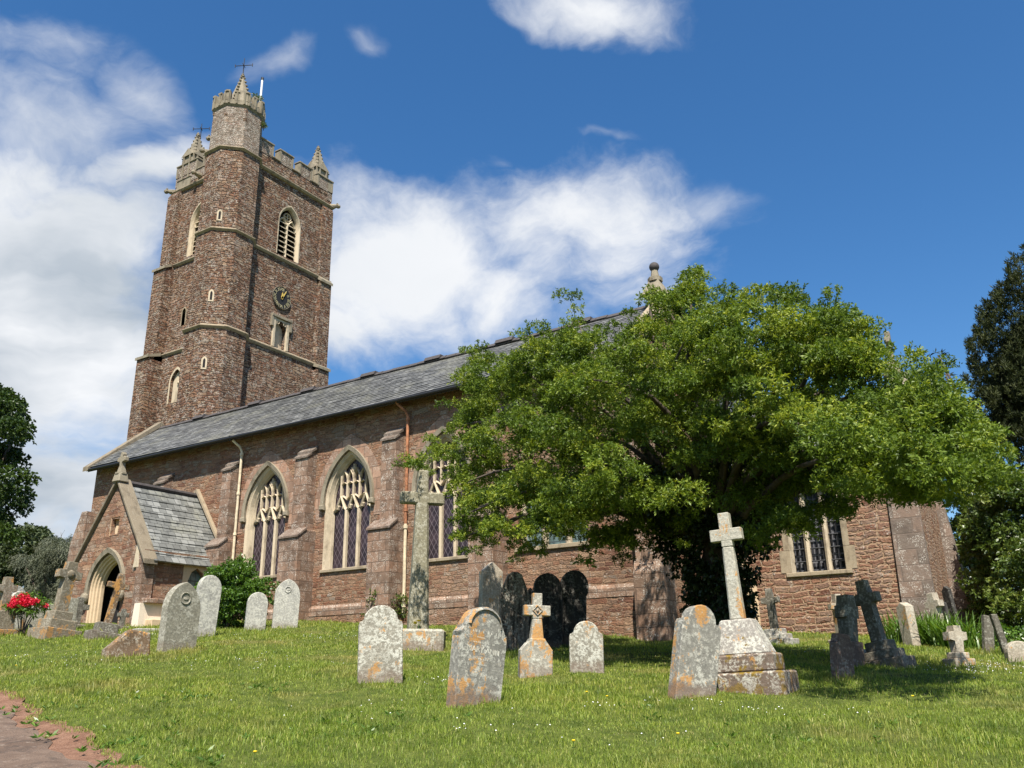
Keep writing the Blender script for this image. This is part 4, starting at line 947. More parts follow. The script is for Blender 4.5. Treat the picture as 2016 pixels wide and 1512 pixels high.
for i in range(8):
    a0 = math.pi/8+2*math.pi*i/8
    for t0, t1 in ((0, .16), (.38, .62), (.84, 1)):
        p0 = Vector((math.cos(a0), math.sin(a0)))*1.37*k8; p1 = Vector((math.cos(a0+math.pi/4), math.sin(a0+math.pi/4)))*1.37*k8
        q0 = p0.lerp(p1, t0); q1 = p0.lerp(p1, t1); i0, i1 = q0*.82, q1*.82
        for B_, z0, z1, gr in ((bm, 30.8, 31.32, 1.0), (cap, 31.32, 31.42, 1.035)):
            lo = [B_.verts.new((OX+q.x*gr, OY+q.y*gr, z0)) for q in (q0, q1, i1, i0)]; hi = [B_.verts.new((OX+q.x*gr, OY+q.y*gr, z1)) for q in (q0, q1, i1, i0)]
            B_.faces.new(hi); B_.faces.new(lo[::-1])
            for j in range(4): B_.faces.new((lo[j], lo[(j+1) % 4], hi[(j+1) % 4], hi[j]))
for i in range(8):      # pilaster strips on the parapet panels
    a = 2*math.pi*i/8
    for s in (-.42, .42, 0):
        c_ = Vector((math.cos(a)*1.37-math.sin(a)*s, math.sin(a)*1.37+math.cos(a)*s)); ngon_prism(cap, OX+c_.x, OY+c_.y, 30.58, 31.3, .05, .05, 4)
tp = part('turret_parapet', bm, MT['crest']); part('coping', cap, MT['crest'], tp)
def spirelet(cx, cy_, z0, z1, a0, n=8, crk=7):
    bm = BM(); ngon_prism(bm, cx, cy_, z0, z1, a0, .07, n)
    for j in range(crk):
        t = (j+.6)/crk; z = z0+(z1-z0)*t; a = a0*(1-t)+.07*t
        for i in range(0, n, 1 if n < 6 else 2):
            an = math.pi/n+2*math.pi*i/n; r_ = a*1.06+.03
            bmesh.ops.create_icosphere(bm, subdivisions=1, radius=.075+.055*(1-t), matrix=Matrix.Translation((cx+math.cos(an)*r_, cy_+math.sin(an)*r_, z)) @ Matrix.Diagonal((1, 1, .8, 1)))
    bmesh.ops.create_icosphere(bm, subdivisions=1, radius=.15, matrix=Matrix.Translation((cx, cy_, z1+.05)) @ Matrix.Diagonal((1, 1, .7, 1)))
    bmesh.ops.create_icosphere(bm, subdivisions=1, radius=.09, matrix=Matrix.Translation((cx, cy_, z1+.18))); return bm
part('turret_spire', spirelet(OX, OY, 31.0, 33.4, .74, 8, 9), MT['crest'])
bm = BM(); ngon_prism(bm, OX, OY, 30.7, 31.1, 1.25, .6); part('turret_cap', bm, MT['crest'])
def vane(cx, cy_, z0, h, arm, ang):
    bm = BM(); tube(bm, [(cx, cy_, z0), (cx, cy_, z0+h)], [.035, .02], 6); c_, s_ = math.cos(ang), math.sin(ang); z = z0+h*.62
    tube(bm, [(cx-c_*arm, cy_-s_*arm, z), (cx+c_*arm, cy_+s_*arm, z)], .022, 6)
    for sg in (-1, 1): tube(bm, [(cx+sg*c_*arm, cy_+sg*s_*arm, z-.1), (cx+sg*c_*arm, cy_+sg*s_*arm, z+.1)], .025, 6)
    tube(bm, [(cx-s_*arm*.4, cy_+c_*arm*.4, z), (cx+s_*arm*.4, cy_-c_*arm*.4, z)], .018, 6)
    part('weathervane', bm, MT['black'])
vane(OX, OY, 33.4, 1.35, .52, .5)
def pinnacle(cx, cy_, zb=28.3, zs=30.05, tip=31.85, a=.55):
    bm = BM(); frustum(bm, cx, cy_, zb-.6, zb, a+.06, a+.06, a+.06, a+.06); frustum(bm, cx, cy_, zb, zb+.08, a+.10, a+.10, a, a); frustum(bm, cx, cy_, zb+.05, zs, a, a, a-.04, a-.04)
    for sx, sy_ in ((1, 0), (-1, 0), (0, 1), (0, -1)):
        for t in (-.28, .28):
            px_, py_ = cx+sx*a+(t if sx == 0 else 0), cy_+sy_*a+(t if sy_ == 0 else 0); ngon_prism(bm, px_, py_, zb, zs-.1, .05, .05, 4)
        # gablets
        w_ = a*.98; z = zs-.12
        for q in (1,):
            v = [Vector((cx+sx*(a+.06)+(0 if sx else -w_), cy_+sy_*(a+.06)+(0 if sy_ else -w_), z)), Vector((cx+sx*(a+.06)+(0 if sx else w_), cy_+sy_*(a+.06)+(0 if sy_ else w_), z)), Vector((cx+sx*(a+.02), cy_+sy_*(a+.02), z+.55)), Vector((cx, cy_, z+.5))]
            vs = [bm.verts.new(p) for p in v]; bm.faces.new((vs[0], vs[1], vs[2])); bm.faces.new((vs[0], vs[2], vs[3])); bm.faces.new((vs[1], vs[3], vs[2]))
    me = bpy.data.meshes.new('t'); s2 = spirelet(cx, cy_, zs-.05, tip-.2, .42, 4, 6); s2.to_mesh(me); s2.free(); bm.from_mesh(me); bpy.data.meshes.remove(me)
    part('pinnacle', bm, MT['crest'])
pinnacle(-40.35, 28.05); pinnacle(-35.25, 33.2); pinnacle(-40.6, 33.4)
vane(-40.1, 28.05, 31.5, .95, .5, .55)
def garg(x, y, z, dx, dy):
    bm = BM(); d = Vector((dx, dy, 0)).normalized(); p = Vector((x, y, z)); tube(bm, [p-d*.2, p+d*.12+Z3*.02, p+d*.2+Z3*.05, p+d*.30+Z3*.06, p+d*.40, p+d*.45-Z3*.03], [.17, .15, .11, .15, .13, .07], 7)
    for sg in (-1, 1): bmesh.ops.create_icosphere(bm, subdivisions=1, radius=.06, matrix=Matrix.Translation(p+d*.28+Z3*.17+d.cross(Z3)*.09*sg))
    part('gargoyle', bm, MT['crest'])
garg(TX0-.1, TY0-.1, 27.7, -1, -.8); garg(TX1+.05, TY1+.05, 27.7, 1, .8); garg(-38.9, TY0-.1, 28.05, -.2, -1); garg(OX-.9, OY-1.1, 28.0, -.6, -1)
garg(OX-1.2, OY-.6, 29.3, -1, -.6)
for px, py, z in ((446, 411, 23.6), (426, 572, 18.9), (414, 705, 15.1)):
    bm = BM(); a = 1.43 if z > 22 else (1.47 if z > 17 else 1.53); y = OY-a; p = on_y(px, py, y); fx_ = p.x; fz = p.z
    fdir = Fr((OX, OY, 0), X3)
    if fx_ > OX+.6:   # south east face
        fd = Fr((OX+a*math.sin(math.pi/4), OY-a*math.cos(math.pi/4), 0), (1, 1, 0)); uu = -.28
    else: fd = Fr((OX, OY-a, 0), X3); uu = fx_-OX
    so = opening(uu, fz-.32, fz+.12, .14, fz+.33, 6); si = opening(uu, fz-.27, fz+.10, .06, fz+.23, 6)
    loft(bm, fd, so, .03, si, .03); loft(bm, fd, so, .03, so, -.02); loft(bm, fd, si, .03, si, -.01); extr(bm, fd, [(uu-.14, fz-.35), (uu+.14, fz-.35), (uu+.14, fz-.275), (uu-.14, fz-.275)], -.02, .03); sl = part('slit_window', bm, MT['cream'])
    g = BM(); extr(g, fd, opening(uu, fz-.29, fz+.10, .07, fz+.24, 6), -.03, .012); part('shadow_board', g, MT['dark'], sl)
bm = BM(); tube(bm, [(-37.25, 30, 27.6), (-37.25, 30, 35.75)], .065, 10); fp = part('flagpole', bm, MT['white']); bm = BM(); tube(bm, [(-37.25, 30, 35.72), (-37.25, 30, 35.88)], .09, 10); part('pole_cap', bm, MT['black'], fp)

# ---------------------------------------------------------------- foliage tools
def unit(v): return v/np.maximum(np.linalg.norm(v, axis=-1, keepdims=True), 1e-6)
def leaves(name, c, axis, length, width, mat, parent=None, rnd=None, fold=.18, droop=0.0):
    n = len(c); axis = unit(axis); ref = unit(rng.normal(size=(n, 3))); side = unit(np.cross(axis, ref)); nr = np.cross(side, axis)
    L_ = np.asarray(length)[:, None]*np.ones((n, 1)); W_ = np.asarray(width)[:, None]*np.ones((n, 1))
    mid = c+axis*L_*.5
    v = np.stack([c, mid+side*W_*.5+nr*W_*fold, c+axis*L_-np.array([0, 0, 1.])*L_*droop, mid-side*W_*.5+nr*W_*fold], 1).reshape(-1, 3)
    f = np.arange(4*n).reshape(n, 4)
    rnd = rng.random(n) if rnd is None else rnd
    return raw_mesh(name, v, f, mat, parent, np.repeat(rnd, 4), smooth=False)
def clump_leaves(clumps, per_m2, k, upbias=.35, spread=1.0, squash=.85, inner=.55):
    """rosettes of k leaves on the shells of many small clumps -> centres, axes, clump tint"""
    C, A, T = [], [], []
    for (cx, cy_, cz, r) in clumps:
        n = max(4, int(per_m2*4*math.pi*r*r*rng.uniform(.75, 1.2)))
        d = unit(rng.normal(size=(n, 3))); d[:, 2] = np.where(d[:, 2] < -.35, -d[:, 2]*.6, d[:, 2]); d = unit(d)
        rad = r*(inner+(1.12-inner)*rng.random(n)**.45)*(1+.18*np.sin(d[:, 0]*5+cx*3)*np.sin(d[:, 2]*5+cz*2))
        p = np.array([cx, cy_, cz])+d*rad[:, None]*np.array([1, 1, squash])
        tw = unit(d+np.array([0, 0, upbias])+rng.normal(scale=.35, size=(n, 3)))
        rad_ = unit(rng.normal(size=(n, k, 3))); ax = unit(tw[:, None, :]*.75+rad_*spread)
        pc = p[:, None, :]+tw[:, None, :]*(rng.random((n, k, 1))-.5)*.10
        C.append(pc.reshape(-1, 3)); A.append(ax.reshape(-1, 3)); t0 = rng.random()
        T.append(np.clip(.55*t0+.45*np.repeat(rng.random(n), k)+rng.normal(scale=.08, size=n*k), 0, 1))
    return np.concatenate(C), np.concatenate(A), np.concatenate(T)
def in_poly(x, y, poly):
    ins = False; n = len(poly)
    for i in range(n):
        (x1, y1), (x2, y2) = poly[i], poly[(i+1) % n]
        if (y1 > y) != (y2 > y) and x < (x2-x1)*(y-y1)/(y2-y1)+x1: ins = not ins
    return ins
def limbs(bm, base, top_pts, r0, r1=.02, seg=7, bend=.25):
    base = Vector(base)
    for t in top_pts:
        t = Vector(t); P = []; n = 6; off = Vector((random.uniform(-1, 1), random.uniform(-1, 1), random.uniform(-.3, .6)))*bend*(t-base).length*.4
        for i in range(n+1):
            s = i/n; P.append(base.lerp(t, s)+off*math.sin(math.pi*s)+Z3*(.12*(t-base).length*math.sin(math.pi*s)))
        tube(bm, P, [r0*(1-i/n)+r1*i/n for i in range(n+1)], seg)
MT['bark'] = mat_plain('bark', (.085, .066, .05), .9, 0, .5, 9)
MT['leaf_main'] = mat_leaf('main_tree_leaf', (.042, .078, .012), (.132, .194, .022), (.310, .345, .044), .50, .32, .28)
MT['leaf_ivy'] = mat_leaf('ivy_leaf', (.012, .022, .007), (.022, .038, .011), None, .4, .12, .4)
MT['leaf_dark'] = mat_leaf('maple_leaf', (.022, .042, .010), (.042, .075, .016), (.065, .105, .022), .45, .25)
MT['leaf_yew'] = mat_leaf('yew_leaf', (.018, .025, .008), (.036, .046, .013), (.060, .068, .02), .65, .15, .2)
MT['leaf_bush'] = mat_leaf('bush_leaf', (.045, .095, .014), (.085, .165, .020), (.14, .225, .030), .35, .3, .5)
MT['leaf_shrub'] = mat_leaf('shrub_leaf', (.040, .070, .013), (.095, .140, .024), (.180, .210, .042), .38, .25, .5)
MT['leaf_far'] = mat_leaf('far_leaf', (.035, .055, .020), (.062, .085, .032), (.085, .105, .042), .6, .2)
MT['leaf_grey'] = mat_leaf('grey_conifer_leaf', (.060, .075, .046), (.105, .118, .075), (.14, .148, .10), .6, .15)
MT['leaf_lily'] = mat_leaf('lily_leaf', (.05, .11, .014), (.10, .19, .025), (.16, .25, .04), .35, .35, .5)

# ---------------------------------------------------------------- the spreading tree
OUT = [(800, 915), (835, 880), (885, 835), (885, 790), (925, 705), (965, 685), (1040, 675), (1110, 648), (1200, 640), (1245, 640), (1290, 575), (1370, 545), (1430, 570), (1490, 590), (1540, 575), (1575, 605), (1640, 605), (1690, 645), (1722, 695), (1745, 738), (1810, 730), (1870, 758), (1890, 810), (1945, 855), (1975, 905), (1970, 950), (1900, 975), (1840, 985), (1780, 985), (1700, 990), (1655, 1008), (1590, 1055), (1490, 1070), (1400, 1040), (1330, 1060), (1280, 1065), (1225, 1090), (1180, 1085), (1120, 1065), (1060, 1080), (1000, 1085), (960, 1075), (915, 1075), (885, 1020), (905, 950), (850, 930)]
tb = Vector((-5.75, 16.4, 0)); tb.z = gzf(tb.x, tb.y)-.05
tree = empty('spreading_tree', tb)
tag(tree, 'big spreading tree with bright green crown and ivy covered trunk before the church', 'tree')
clumps = []; tries = 0; pts = []
def thick(px): return 2.9*math.sqrt(max(.05, 1-((px-1400)/640)**2))
OUTS = [tuple(Vector(OUT[i]).lerp(Vector(OUT[(i+1) % len(OUT)]), f)) for i in range(len(OUT)) for f in (0, .25, .5, .75)]
def seeds(sp, tries=4000):
    pts = []
    for _ in range(tries):
        x = rng.uniform(800, 1985); y = rng.uniform(535, 1080)
        if in_poly(x, y, OUT) and all((x-a)**2+((y-b)*1.25)**2 > sp*sp for a, b in pts): pts.append((x, y))
    return pts
fill = []
for off, sp, nsub in ((-.9, 84, 9), (-.45, 92, 8), (.25, 100, 7), (.8, 105, 7)):
    for x, y in seeds(sp):
        ed = min(math.hypot(x-a, y-b) for a, b in OUT); T_ = thick(x)*min(1, .35+ed/150)
        Yb = 15.9+off*T_+rng.normal(scale=.55)+(x < 1000)*.5-max(0, x-1430)/500*2.4+(2.1 if 1270 < x < 1600 and y > 900 else 0); big = rng.uniform(.75, 1.25)
        for j in range(int(nsub*big)):
            dx, dy = rng.normal(scale=44*big), rng.normal(scale=20*big); dy += .0016*dx*dx*rng.uniform(0, 1)
            xx, yy = x+dx, y+dy
            if not in_poly(xx, yy, OUT) or min(math.hypot(xx-a, yy-b) for a, b in OUTS) < 20: xx, yy = x+dx*.25, y+dy*.25
            if min(math.hypot(xx-a, yy-b) for a, b in OUTS) < 20 and rng.random() < .8: continue
            p = on_y(xx, yy, Yb+rng.normal(scale=.30)-abs(dy)*.004); clumps.append((p.x, p.y, p.z, rng.uniform(.17, .36)*min(1, .65+ed/120)))
for x, y in seeds(58):
    ed = min(math.hypot(x-a, y-b) for a, b in OUT)
    if ed > 55:
        p = on_y(x, y, 16.3+rng.normal(scale=.5)-max(0, x-1430)/500*2.2); fill.append((p.x, p.y, p.z, .5))
for x, y, Y in ((1370, 535, 16), (1345, 555, 16), (1130, 585, 16.3), (1137, 612, 16.3), (1140, 640, 16.2), (1535, 575, 15.5), (1640, 578, 15.5), (1632, 600, 15.5), (1105, 582, 16.3), (815, 915, 16.4), (1240, 620, 16), (1480, 575, 16), (1955, 862, 13.6), (1150, 1110, 14.2), (900, 1060, 15), (1800, 700, 15.2), (1860, 720, 15.2)):
    p = on_y(x, y, Y); clumps.append((p.x, p.y, p.z, .17))
for x, y in OUT:                # loose sprays along the outline
    for _ in range(2):
        p = on_y(x+rng.uniform(-22, 22), y+rng.uniform(-14, 18), 15.9+rng.normal(scale=.8)-max(0, x-1430)/500*2.2); clumps.append((p.x, p.y, p.z, rng.uniform(.12, .26)))
c, a, t = clump_leaves(clumps, 78, 9, .3, 1.0, .8, inner=.35)
c2, a2, t2 = clump_leaves(fill, 24, 9, .3, 1.0, .8, inner=.2); c = np.concatenate([c, c2]); a = np.concatenate([a, a2]); t = np.concatenate([t, t2])
n = len(c); print('crown leaves', n); Ls = rng.uniform(.042, .086, n)
crown = leaves('crown', c-np.array(tb), a, Ls, Ls*.36, MT['leaf_main'], tree, t, droop=.12)
bm = BM(); tube(bm, [(0, 0, -.3), (.05, .05, .8), (-.08, .1, 1.7), (.05, 0, 2.6)], [.34, .27, .24, .22], 10)
tops = [Vector(c_[:3])-tb for c_ in clumps[::17] if Vector(c_[:3]).z-tb.z > 2.6]
limbs(bm, (0, .03, 2.1), tops, .10, .015, 6, .3); tk = child_local('trunk', bm, MT['bark'], tree, True)
ivc = []  # trunk ivy, plus dark clumps added to blacken the crown's shaded underside
for i in range(210):
    h = rng.uniform(-.1, 3.6); w_ = .46+.05*h+.62*max(0, h-1.35); an = rng.uniform(0, 6.28); ivc.append((math.cos(an)*w_*rng.uniform(.6, 1), math.sin(an)*w_*rng.uniform(.5, .9), h, .25))
c, a, t = clump_leaves(ivc, 34, 6, -.4, 1.0, 1.1); n = len(c); Ls = rng.uniform(.05, .09, n)
leaves('ivy', c, a, Ls, Ls*.8, MT['leaf_ivy'], tree, t, droop=.3)

# ---------------------------------------------------------------- other trees and shrubs
def bush(name, label, cat, base, clumps, mat, per, k, ln, wr, group=None, upb=.35, squash=.9, stems=5, sr=.03, stem_name='stem', droop=.1, spread=1.0):
    base = Vector(base); e = tag(empty(name, base), label, cat, group)
    c, a, t = clump_leaves([(x-base.x, y-base.y, z-base.z, r) for x, y, z, r in clumps], per, k, upb, spread, squash); n = len(c); L_ = rng.uniform(ln*.65, ln*1.25, n)
    leaves('crown' if stem_name == 'trunk' else 'foliage', c, a, L_, L_*wr, mat, e, t, droop=droop)
    bm = BM(); pick = [clumps[i] for i in rng.choice(len(clumps), min(stems, len(clumps)), replace=False)]
    limbs(bm, (0, 0, -.1), [Vector((x, y, z))-base for x, y, z, r in pick], sr, sr*.25, 6, .2)
    if stem_name == 'trunk':
        zt = max(z for x, y, z, r in clumps)-base.z; tube(bm, [(0, 0, -.3), (.05, 0, zt*.4), (0, .05, zt*.85)], [sr*1.6, sr*1.2, sr*.3], 8)
    child_local(stem_name, bm, MT['bark'], e, True); return e
def blob(cx, cy_, z0, rx, ry, h, n, r):
    out = []
    for i in range(n):
        d = unit(rng.normal(size=3)); s = rng.random()**.35; out.append((cx+d[0]*rx*s, cy_+d[1]*ry*s, z0+h*.5+d[2]*h*.5*s, r*rng.uniform(.7, 1.25)))
    return out
def pxclumps(poly, Y0, Y1, n, rpx, spread_y=None):
    out = []; xs_ = [p[0] for p in poly]; ys_ = [p[1] for p in poly]; t = 0
    while len(out) < n and t < 20000:
        t += 1; x = rng.uniform(min(xs_), max(xs_)); y = rng.uniform(min(ys_), max(ys_))
        if not in_poly(x, y, poly): continue
        Y = rng.uniform(Y0, Y1); p = on_y(x, y, Y); out.append((p.x, p.y, p.z, rpx*p.length/FPX*rng.uniform(.7, 1.3)))
    return out
def footing(cl):
    m = np.mean([c_[:2] for c_ in cl], axis=0); return (m[0], m[1], gzf(m[0], m[1]))
# green bush by the porch
b = at(441, 1237); bl = blob(b.x, b.y+.3, b.z-.15, 1.12, .85, 2.1, 105, .30)
bush('green_bush', 'bright green leafy bush growing between the porch and the first large window', 'bush', b, bl, MT['leaf_bush'], 46, 7, .085, .55)
b = at(752, 1230); bl = blob(b.x, b.y+.2, b.z, .66, .45, 1.15, 34, .22)
bush('small_shrub', 'small glossy shrub with yellowed leaves at foot of rusty drainpipe', 'bush', b, bl, MT['leaf_shrub'], 60, 6, .085, .5)
# rhododendron with red flowers
b = at(42, 1252); e = bush('red_rhododendron', 'small rhododendron with bright crimson flowers among the left crosses', 'shrub', b, blob(b.x, b.y, b.z+.35, .48, .45, .72, 22, .17), MT['leaf_bush'], 34, 6, .12, .3, stems=9, sr=.02, droop=.35)
pl = []
for i in range(20):
    d = unit(rng.normal(size=3)); d[2] = abs(d[2])*.8+.15; d[1] = -abs(d[1])*.8 if i % 3 else d[1]; q = np.array([d[0]*.50, d[1]*.45, .70+d[2]*.38]); q[2] += .05
    pl.append((q[0], q[1], q[2]-.1, rng.uniform(.07, .11)))
c, a, t = clump_leaves(pl, 260, 5, .3, 1.0, .9); n = len(c)
leaves('flowers', c, a, np.full(n, .05), np.full(n, .045), mat_leaf('crimson_petal', (.50, .010, .035), (.72, .022, .07), (.80, .06, .14), .5, .25), e, t)
# left maple at the frame's edge
cl = pxclumps([(-260, 700), (0, 765), (38, 830), (20, 900), (55, 940), (72, 970), (40, 1010), (20, 1050), (-30, 1090), (-260, 1100)], 26, 30, 120, 26)
f = footing([(-59, 27)]); bush('maple_tree', 'dark leaved broad tree cut off by the left edge of the view', 'tree', (f[0], f[1], f[2]), cl, MT['leaf_dark'], 15, 7, .20, .7, stems=16, sr=.28, stem_name='trunk', droop=.2)
# trees beyond, left of the porch
cl = pxclumps([(-60, 1075), (30, 1055), (80, 1065), (90, 1110), (95, 1190), (-60, 1200)], 44, 50, 60, 22); f = footing(cl)
bush('broadleaf_tree', 'mid green broadleaf tree in the far background beneath the dark maple', 'tree', f, cl, MT['leaf_far'], 6, 6, .36, .6, 'trees beyond the churchyard', stems=8, sr=.25, stem_name='trunk')
cl = []
for px, top, w_ in ((105, 1050, 26),):
    for i in range(46):
        tt = rng.random()**.7; cl += pxclumps([(px-2-w_*tt-3, top+tt*150), (px+2+w_*tt+3, top+tt*150), (px+w_*tt+3, top+tt*150+8), (px-w_*tt-3, top+tt*150+8)], 42, 44, 1, 11)
f = footing(cl); bush('dark_conifer', 'dark pointed conifer rising behind the tall left cross', 'tree', f, cl, MT['leaf_far'], 12, 6, .28, .35, 'trees beyond the churchyard', upb=.8, stems=6, sr=.2, stem_name='trunk')
cl = pxclumps([(40, 1100), (90, 1075), (150, 1070), (165, 1095), (160, 1200), (40, 1215)], 37, 40, 60, 17); f = footing(cl)
bush('grey_conifer', 'grey green feathery conifer spreading low behind the left crosses', 'tree', f, cl, MT['leaf_grey'], 13, 7, .30, .16, 'trees beyond the churchyard', upb=-.2, stems=12, sr=.15, stem_name='trunk', droop=.5)
bmx = on_y(125, 1140, 46); e = tag(empty('bare_tree', (bmx.x, bmx.y, gzf(bmx.x, bmx.y))), 'thin leafless tree top showing against grey cloud left of the porch', 'tree', 'trees beyond the churchyard')
bm = BM(); bz = bmx.z-gzf(bmx.x, bmx.y); tw = []
for i in range(26):
    p = on_y(rng.uniform(95, 165), rng.uniform(1038, 1090), 46+rng.uniform(-1, 1)); tw.append(Vector(p)-Vector(e.location))
tube(bm, [(0, 0, -.2), (0, 0, bz)], [.22, .12], 7); limbs(bm, (0, 0, bz*.8), tw, .06, .012, 5, .25); child_local('trunk', bm, MT['bark'], e)
# yew on the right
cl = []
yp = [(2040, 470), (2010, 500), (1985, 520), (1975, 560), (1955, 580), (1950, 610), (1930, 610), (1918, 650), (1905, 680), (1900, 740), (1915, 800), (1940, 850), (1990, 900), (2040, 1000), (2130, 1000), (2150, 500), (2090, 440)]
yp = [(x+14, y+14) for x, y in yp]; cl = pxclumps(yp, 31.5, 35.0, 1000, 7.5)+pxclumps([(x+55, y+50) for x, y in yp if y < 900], 33.5, 35.5, 110, 22); 
for i_ in range(len(yp)-6):
    for _ in range(7):
        q = Vector(yp[i_]).lerp(Vector(yp[i_+1]), rng.random()); p = on_y(q.x+rng.uniform(-12, 8), q.y+rng.uniform(-12, 10), 32.5+rng.normal(scale=.6)); cl += [(p.x, p.y, p.z, .10), (p.x-.02, p.y, p.z+.16, .07), (p.x-.04, p.y, p.z+.30, .05)]
f = footing([(3.4, 33.5)])
bush('yew_tree', 'tall dark yew with upswept sprays rising at the right edge', 'tree', f, cl, MT['leaf_yew'], 42, 7, .14, .22, upb=1.6, squash=2.0, stems=5, sr=.2, stem_name='trunk', droop=-.1, spread=.7)
cl = pxclumps([(1832, 690), (1866, 690), (1866, 760), (1832, 760)], 40, 41, 6, 9); f = footing(cl)
bush('distant_pine', 'tip of a distant dark pine peeping over the big tree crown', 'tree', f, cl, MT['leaf_yew'], 6, 7, .3, .2, upb=.8, stems=3, sr=.15, stem_name='trunk')
# shrubbery on the right
R_SH = [('broad_shrub', 'dark tall shrub half hidden behind the east end of the chancel', [(1850, 880), (1960, 860), (1960, 1120), (1960, 1235), (1885, 1235), (1870, 1000)], 35, 38, 130, 17),
        ('broad_shrub', 'large sunlit shrub mass under the yew, upper part of right shrubbery', [(1915, 960), (1955, 890), (2010, 940), (2120, 930), (2120, 1110), (1935, 1110), (1915, 1040)], 27, 30, 120, 20),
        ('broad_shrub', 'dark glossy shrub beside the chancel corner with a few orange leaves', [(1912, 1010), (1950, 1020), (2000, 1080), (2000, 1230), (1925, 1265), (1912, 1150)], 28, 30, 110, 17),
        ('broad_shrub', 'dark glossy shrub at right edge, lowest of the right shrubbery', [(1980, 1080), (2120, 1060), (2120, 1260), (1960, 1265)], 25, 28, 90, 18)]
for nm, lb, poly, y0, y1, n_, r_ in R_SH:
    cl = pxclumps(poly, y0, y1, n_, r_); f = footing(cl); bush(nm, lb, 'bush', f, cl, MT['leaf_shrub'], 32, 7, .12, .45, 'shrubs beside the chancel', stems=10, sr=.07)
cl = pxclumps([(1915, 1255), (1960, 1240), (2030, 1255), (2120, 1275), (2120, 1295), (1990, 1290), (1930, 1278)], 20.5, 22.5, 46, 12); f = footing(cl)
bush('nettle_patch', 'low patch of nettles along foot of the right shrubbery', 'plant', f, cl, MT['leaf_bush'], 42, 6, .075, .6, stems=12, sr=.012)
# day lily clumps: long arching blades
def arching(name, label, pts, n, ln, w, mat):
    P = [at(*p) for p in pts]; base = sum(P, Vector())/len(P); e = tag(empty(name, base), label, 'plant'); V, F, T = [], [], []
    for i in range(n):
        p = P[rng.integers(len(P))]+Vector((rng.normal(scale=.14), rng.normal(scale=.14), 0))-base; an = rng.uniform(0, 6.28); L_ = ln*rng.uniform(.6, 1.15); lean = rng.uniform(.25, .75); d = np.array([math.cos(an), math.sin(an), 0]); s = np.array([-d[1], d[0], 0]); k0 = len(V)
        for j in range(5):
            q = j/4; c = np.array(p)+d*L_*lean*q*(.4+.6*q)+np.array([0, 0, 1])*L_*(q-.62*lean*q*q*1.1); ww = w*(1-q)**.6*.5+.001
            V += [c-s*ww, c+s*ww]; T += [rng.random()]*2
        for j in range(4): F.append((k0+2*j, k0+2*j+1, k0+2*j+3, k0+2*j+2))
        t_ = rng.random()
        for j in range(10): T[-1-j] = t_
    raw_mesh('leaf_blades', V, F, mat, e, T, False); return e
arching('daylily_clump', 'clump of long arching green blades at the chancel corner behind narrow stone', [(1765, 1262), (1785, 1266), (1810, 1266), (1825, 1268), (1840, 1270), (1855, 1272), (1872, 1274), (1895, 1276), (1850, 1264), (1800, 1260), (1910, 1278)], 800, .95, .034, MT['leaf_lily'])
# plants rooted high on the turret
for (x, y, z, r_, lb) in ((-34.55, 27.65, 31.5, .36, 'tuft of weeds growing from top of the stair turret'), (-34.33, 28.05, 30.05, .2, 'small weed sprouting from the side of the stair turret')):
    bush('wall_weed', lb, 'plant', (x, y, z-.25), blob(x, y, z-.2, r_*.8, r_*.8, r_*1.9, 9, r_*.5), MT['leaf_shrub'], 60, 5, .09, .35, stems=4, sr=.012)
# ---------------------------------------------------------------- graves
GM = {
 'white':  mat_grave('pale_lichened_stone', (.30, .275, .22), .40, .8, .4, .6),
 'mary':   mat_grave('grey_stone_orange_lichen', (.215, .205, .175), .70, .45, .25, .75),
 'orange': mat_grave('stone_with_much_orange_lichen', (.32, .295, .24), .85, .6, .2, .4),
 'grey':   mat_grave('grey_green_stone', (.24, .225, .175), 0, .35, .45, .3),
 'pale':   mat_grave('pale_grey_stone', (.36, .35, .31), 0, .6, .4, .3),
 'black':  mat_grave('blackened_stone', (.050, .047, .042), 0, .10, .5, .5, .6),
 'streak': mat_grave('streaked_stone', (.15, .125, .10), .0, .3, .3, .3, .85),
 'cross':  mat_grave('cross_stone', (.40, .375, .305), .30, .45, .15, .1),
 'plinth': mat_grave('mossy_plinth_stone', (.16, .12, .092), .1, .55, .5, .3, 0, 1.0),
 'pedest': mat_grave('pedestal_stone', (.30, .275, .24), .05, .7, .4, .0, 0, .12),
 'yellow': mat_grave('yellow_lichened_stone', (.20, .17, .12), .42, .15, .4, .2),
 'dcross': mat_grave('dark_cross_stone', (.135, .122, .095), 0, .2, .5, .3),
 'olive':  mat_grave('olive_cross_shaft', (.23, .21, .145), 0, .35, .45, .4),
 'red':    mat_grave('red_sandstone', (.155, .105, .083), 0, .12, .5, .3),
 'tan':    mat_grave('tan_stone', (.38, .33, .255), .15, .25, .3, .2),
 'brown':  mat_grave('brown_lichened_wedge', (.15, .10, .06), .25, .3, .5, .2),
}
def prof_round(w, h, rise=None, n=10):
    r = w/2; rise = r if rise is None else rise
    return [(-r, 0), (r, 0)]+[(r*math.cos(i*math.pi/n), h-rise+rise*math.sin(i*math.pi/n)) for i in range(n+1)]
def prof_gothic(w, h, rise): return [(-w/2, 0), (w/2, 0)]+arch(0, h-rise, w/2, h, 7)[::-1]
def prof_shoulder(w, h, sh=.16, sw=.16):
    r = w/2; i = r*(1-sw*1.6)
    return [(-r, 0), (r, 0), (r, h-sh*1.9), (r*.95, h-sh*1.55), (r*.86, h-sh*1.50), (i, h-sh*1.45)]+[(i*math.cos(k*math.pi/9), h-sh*1.4+sh*1.4*math.sin(k*math.pi/9)) for k in range(10)]+[(-i, h-sh*1.45), (-r*.86, h-sh*1.5), (-r*.95, h-sh*1.55), (-r, h-sh*1.9)]
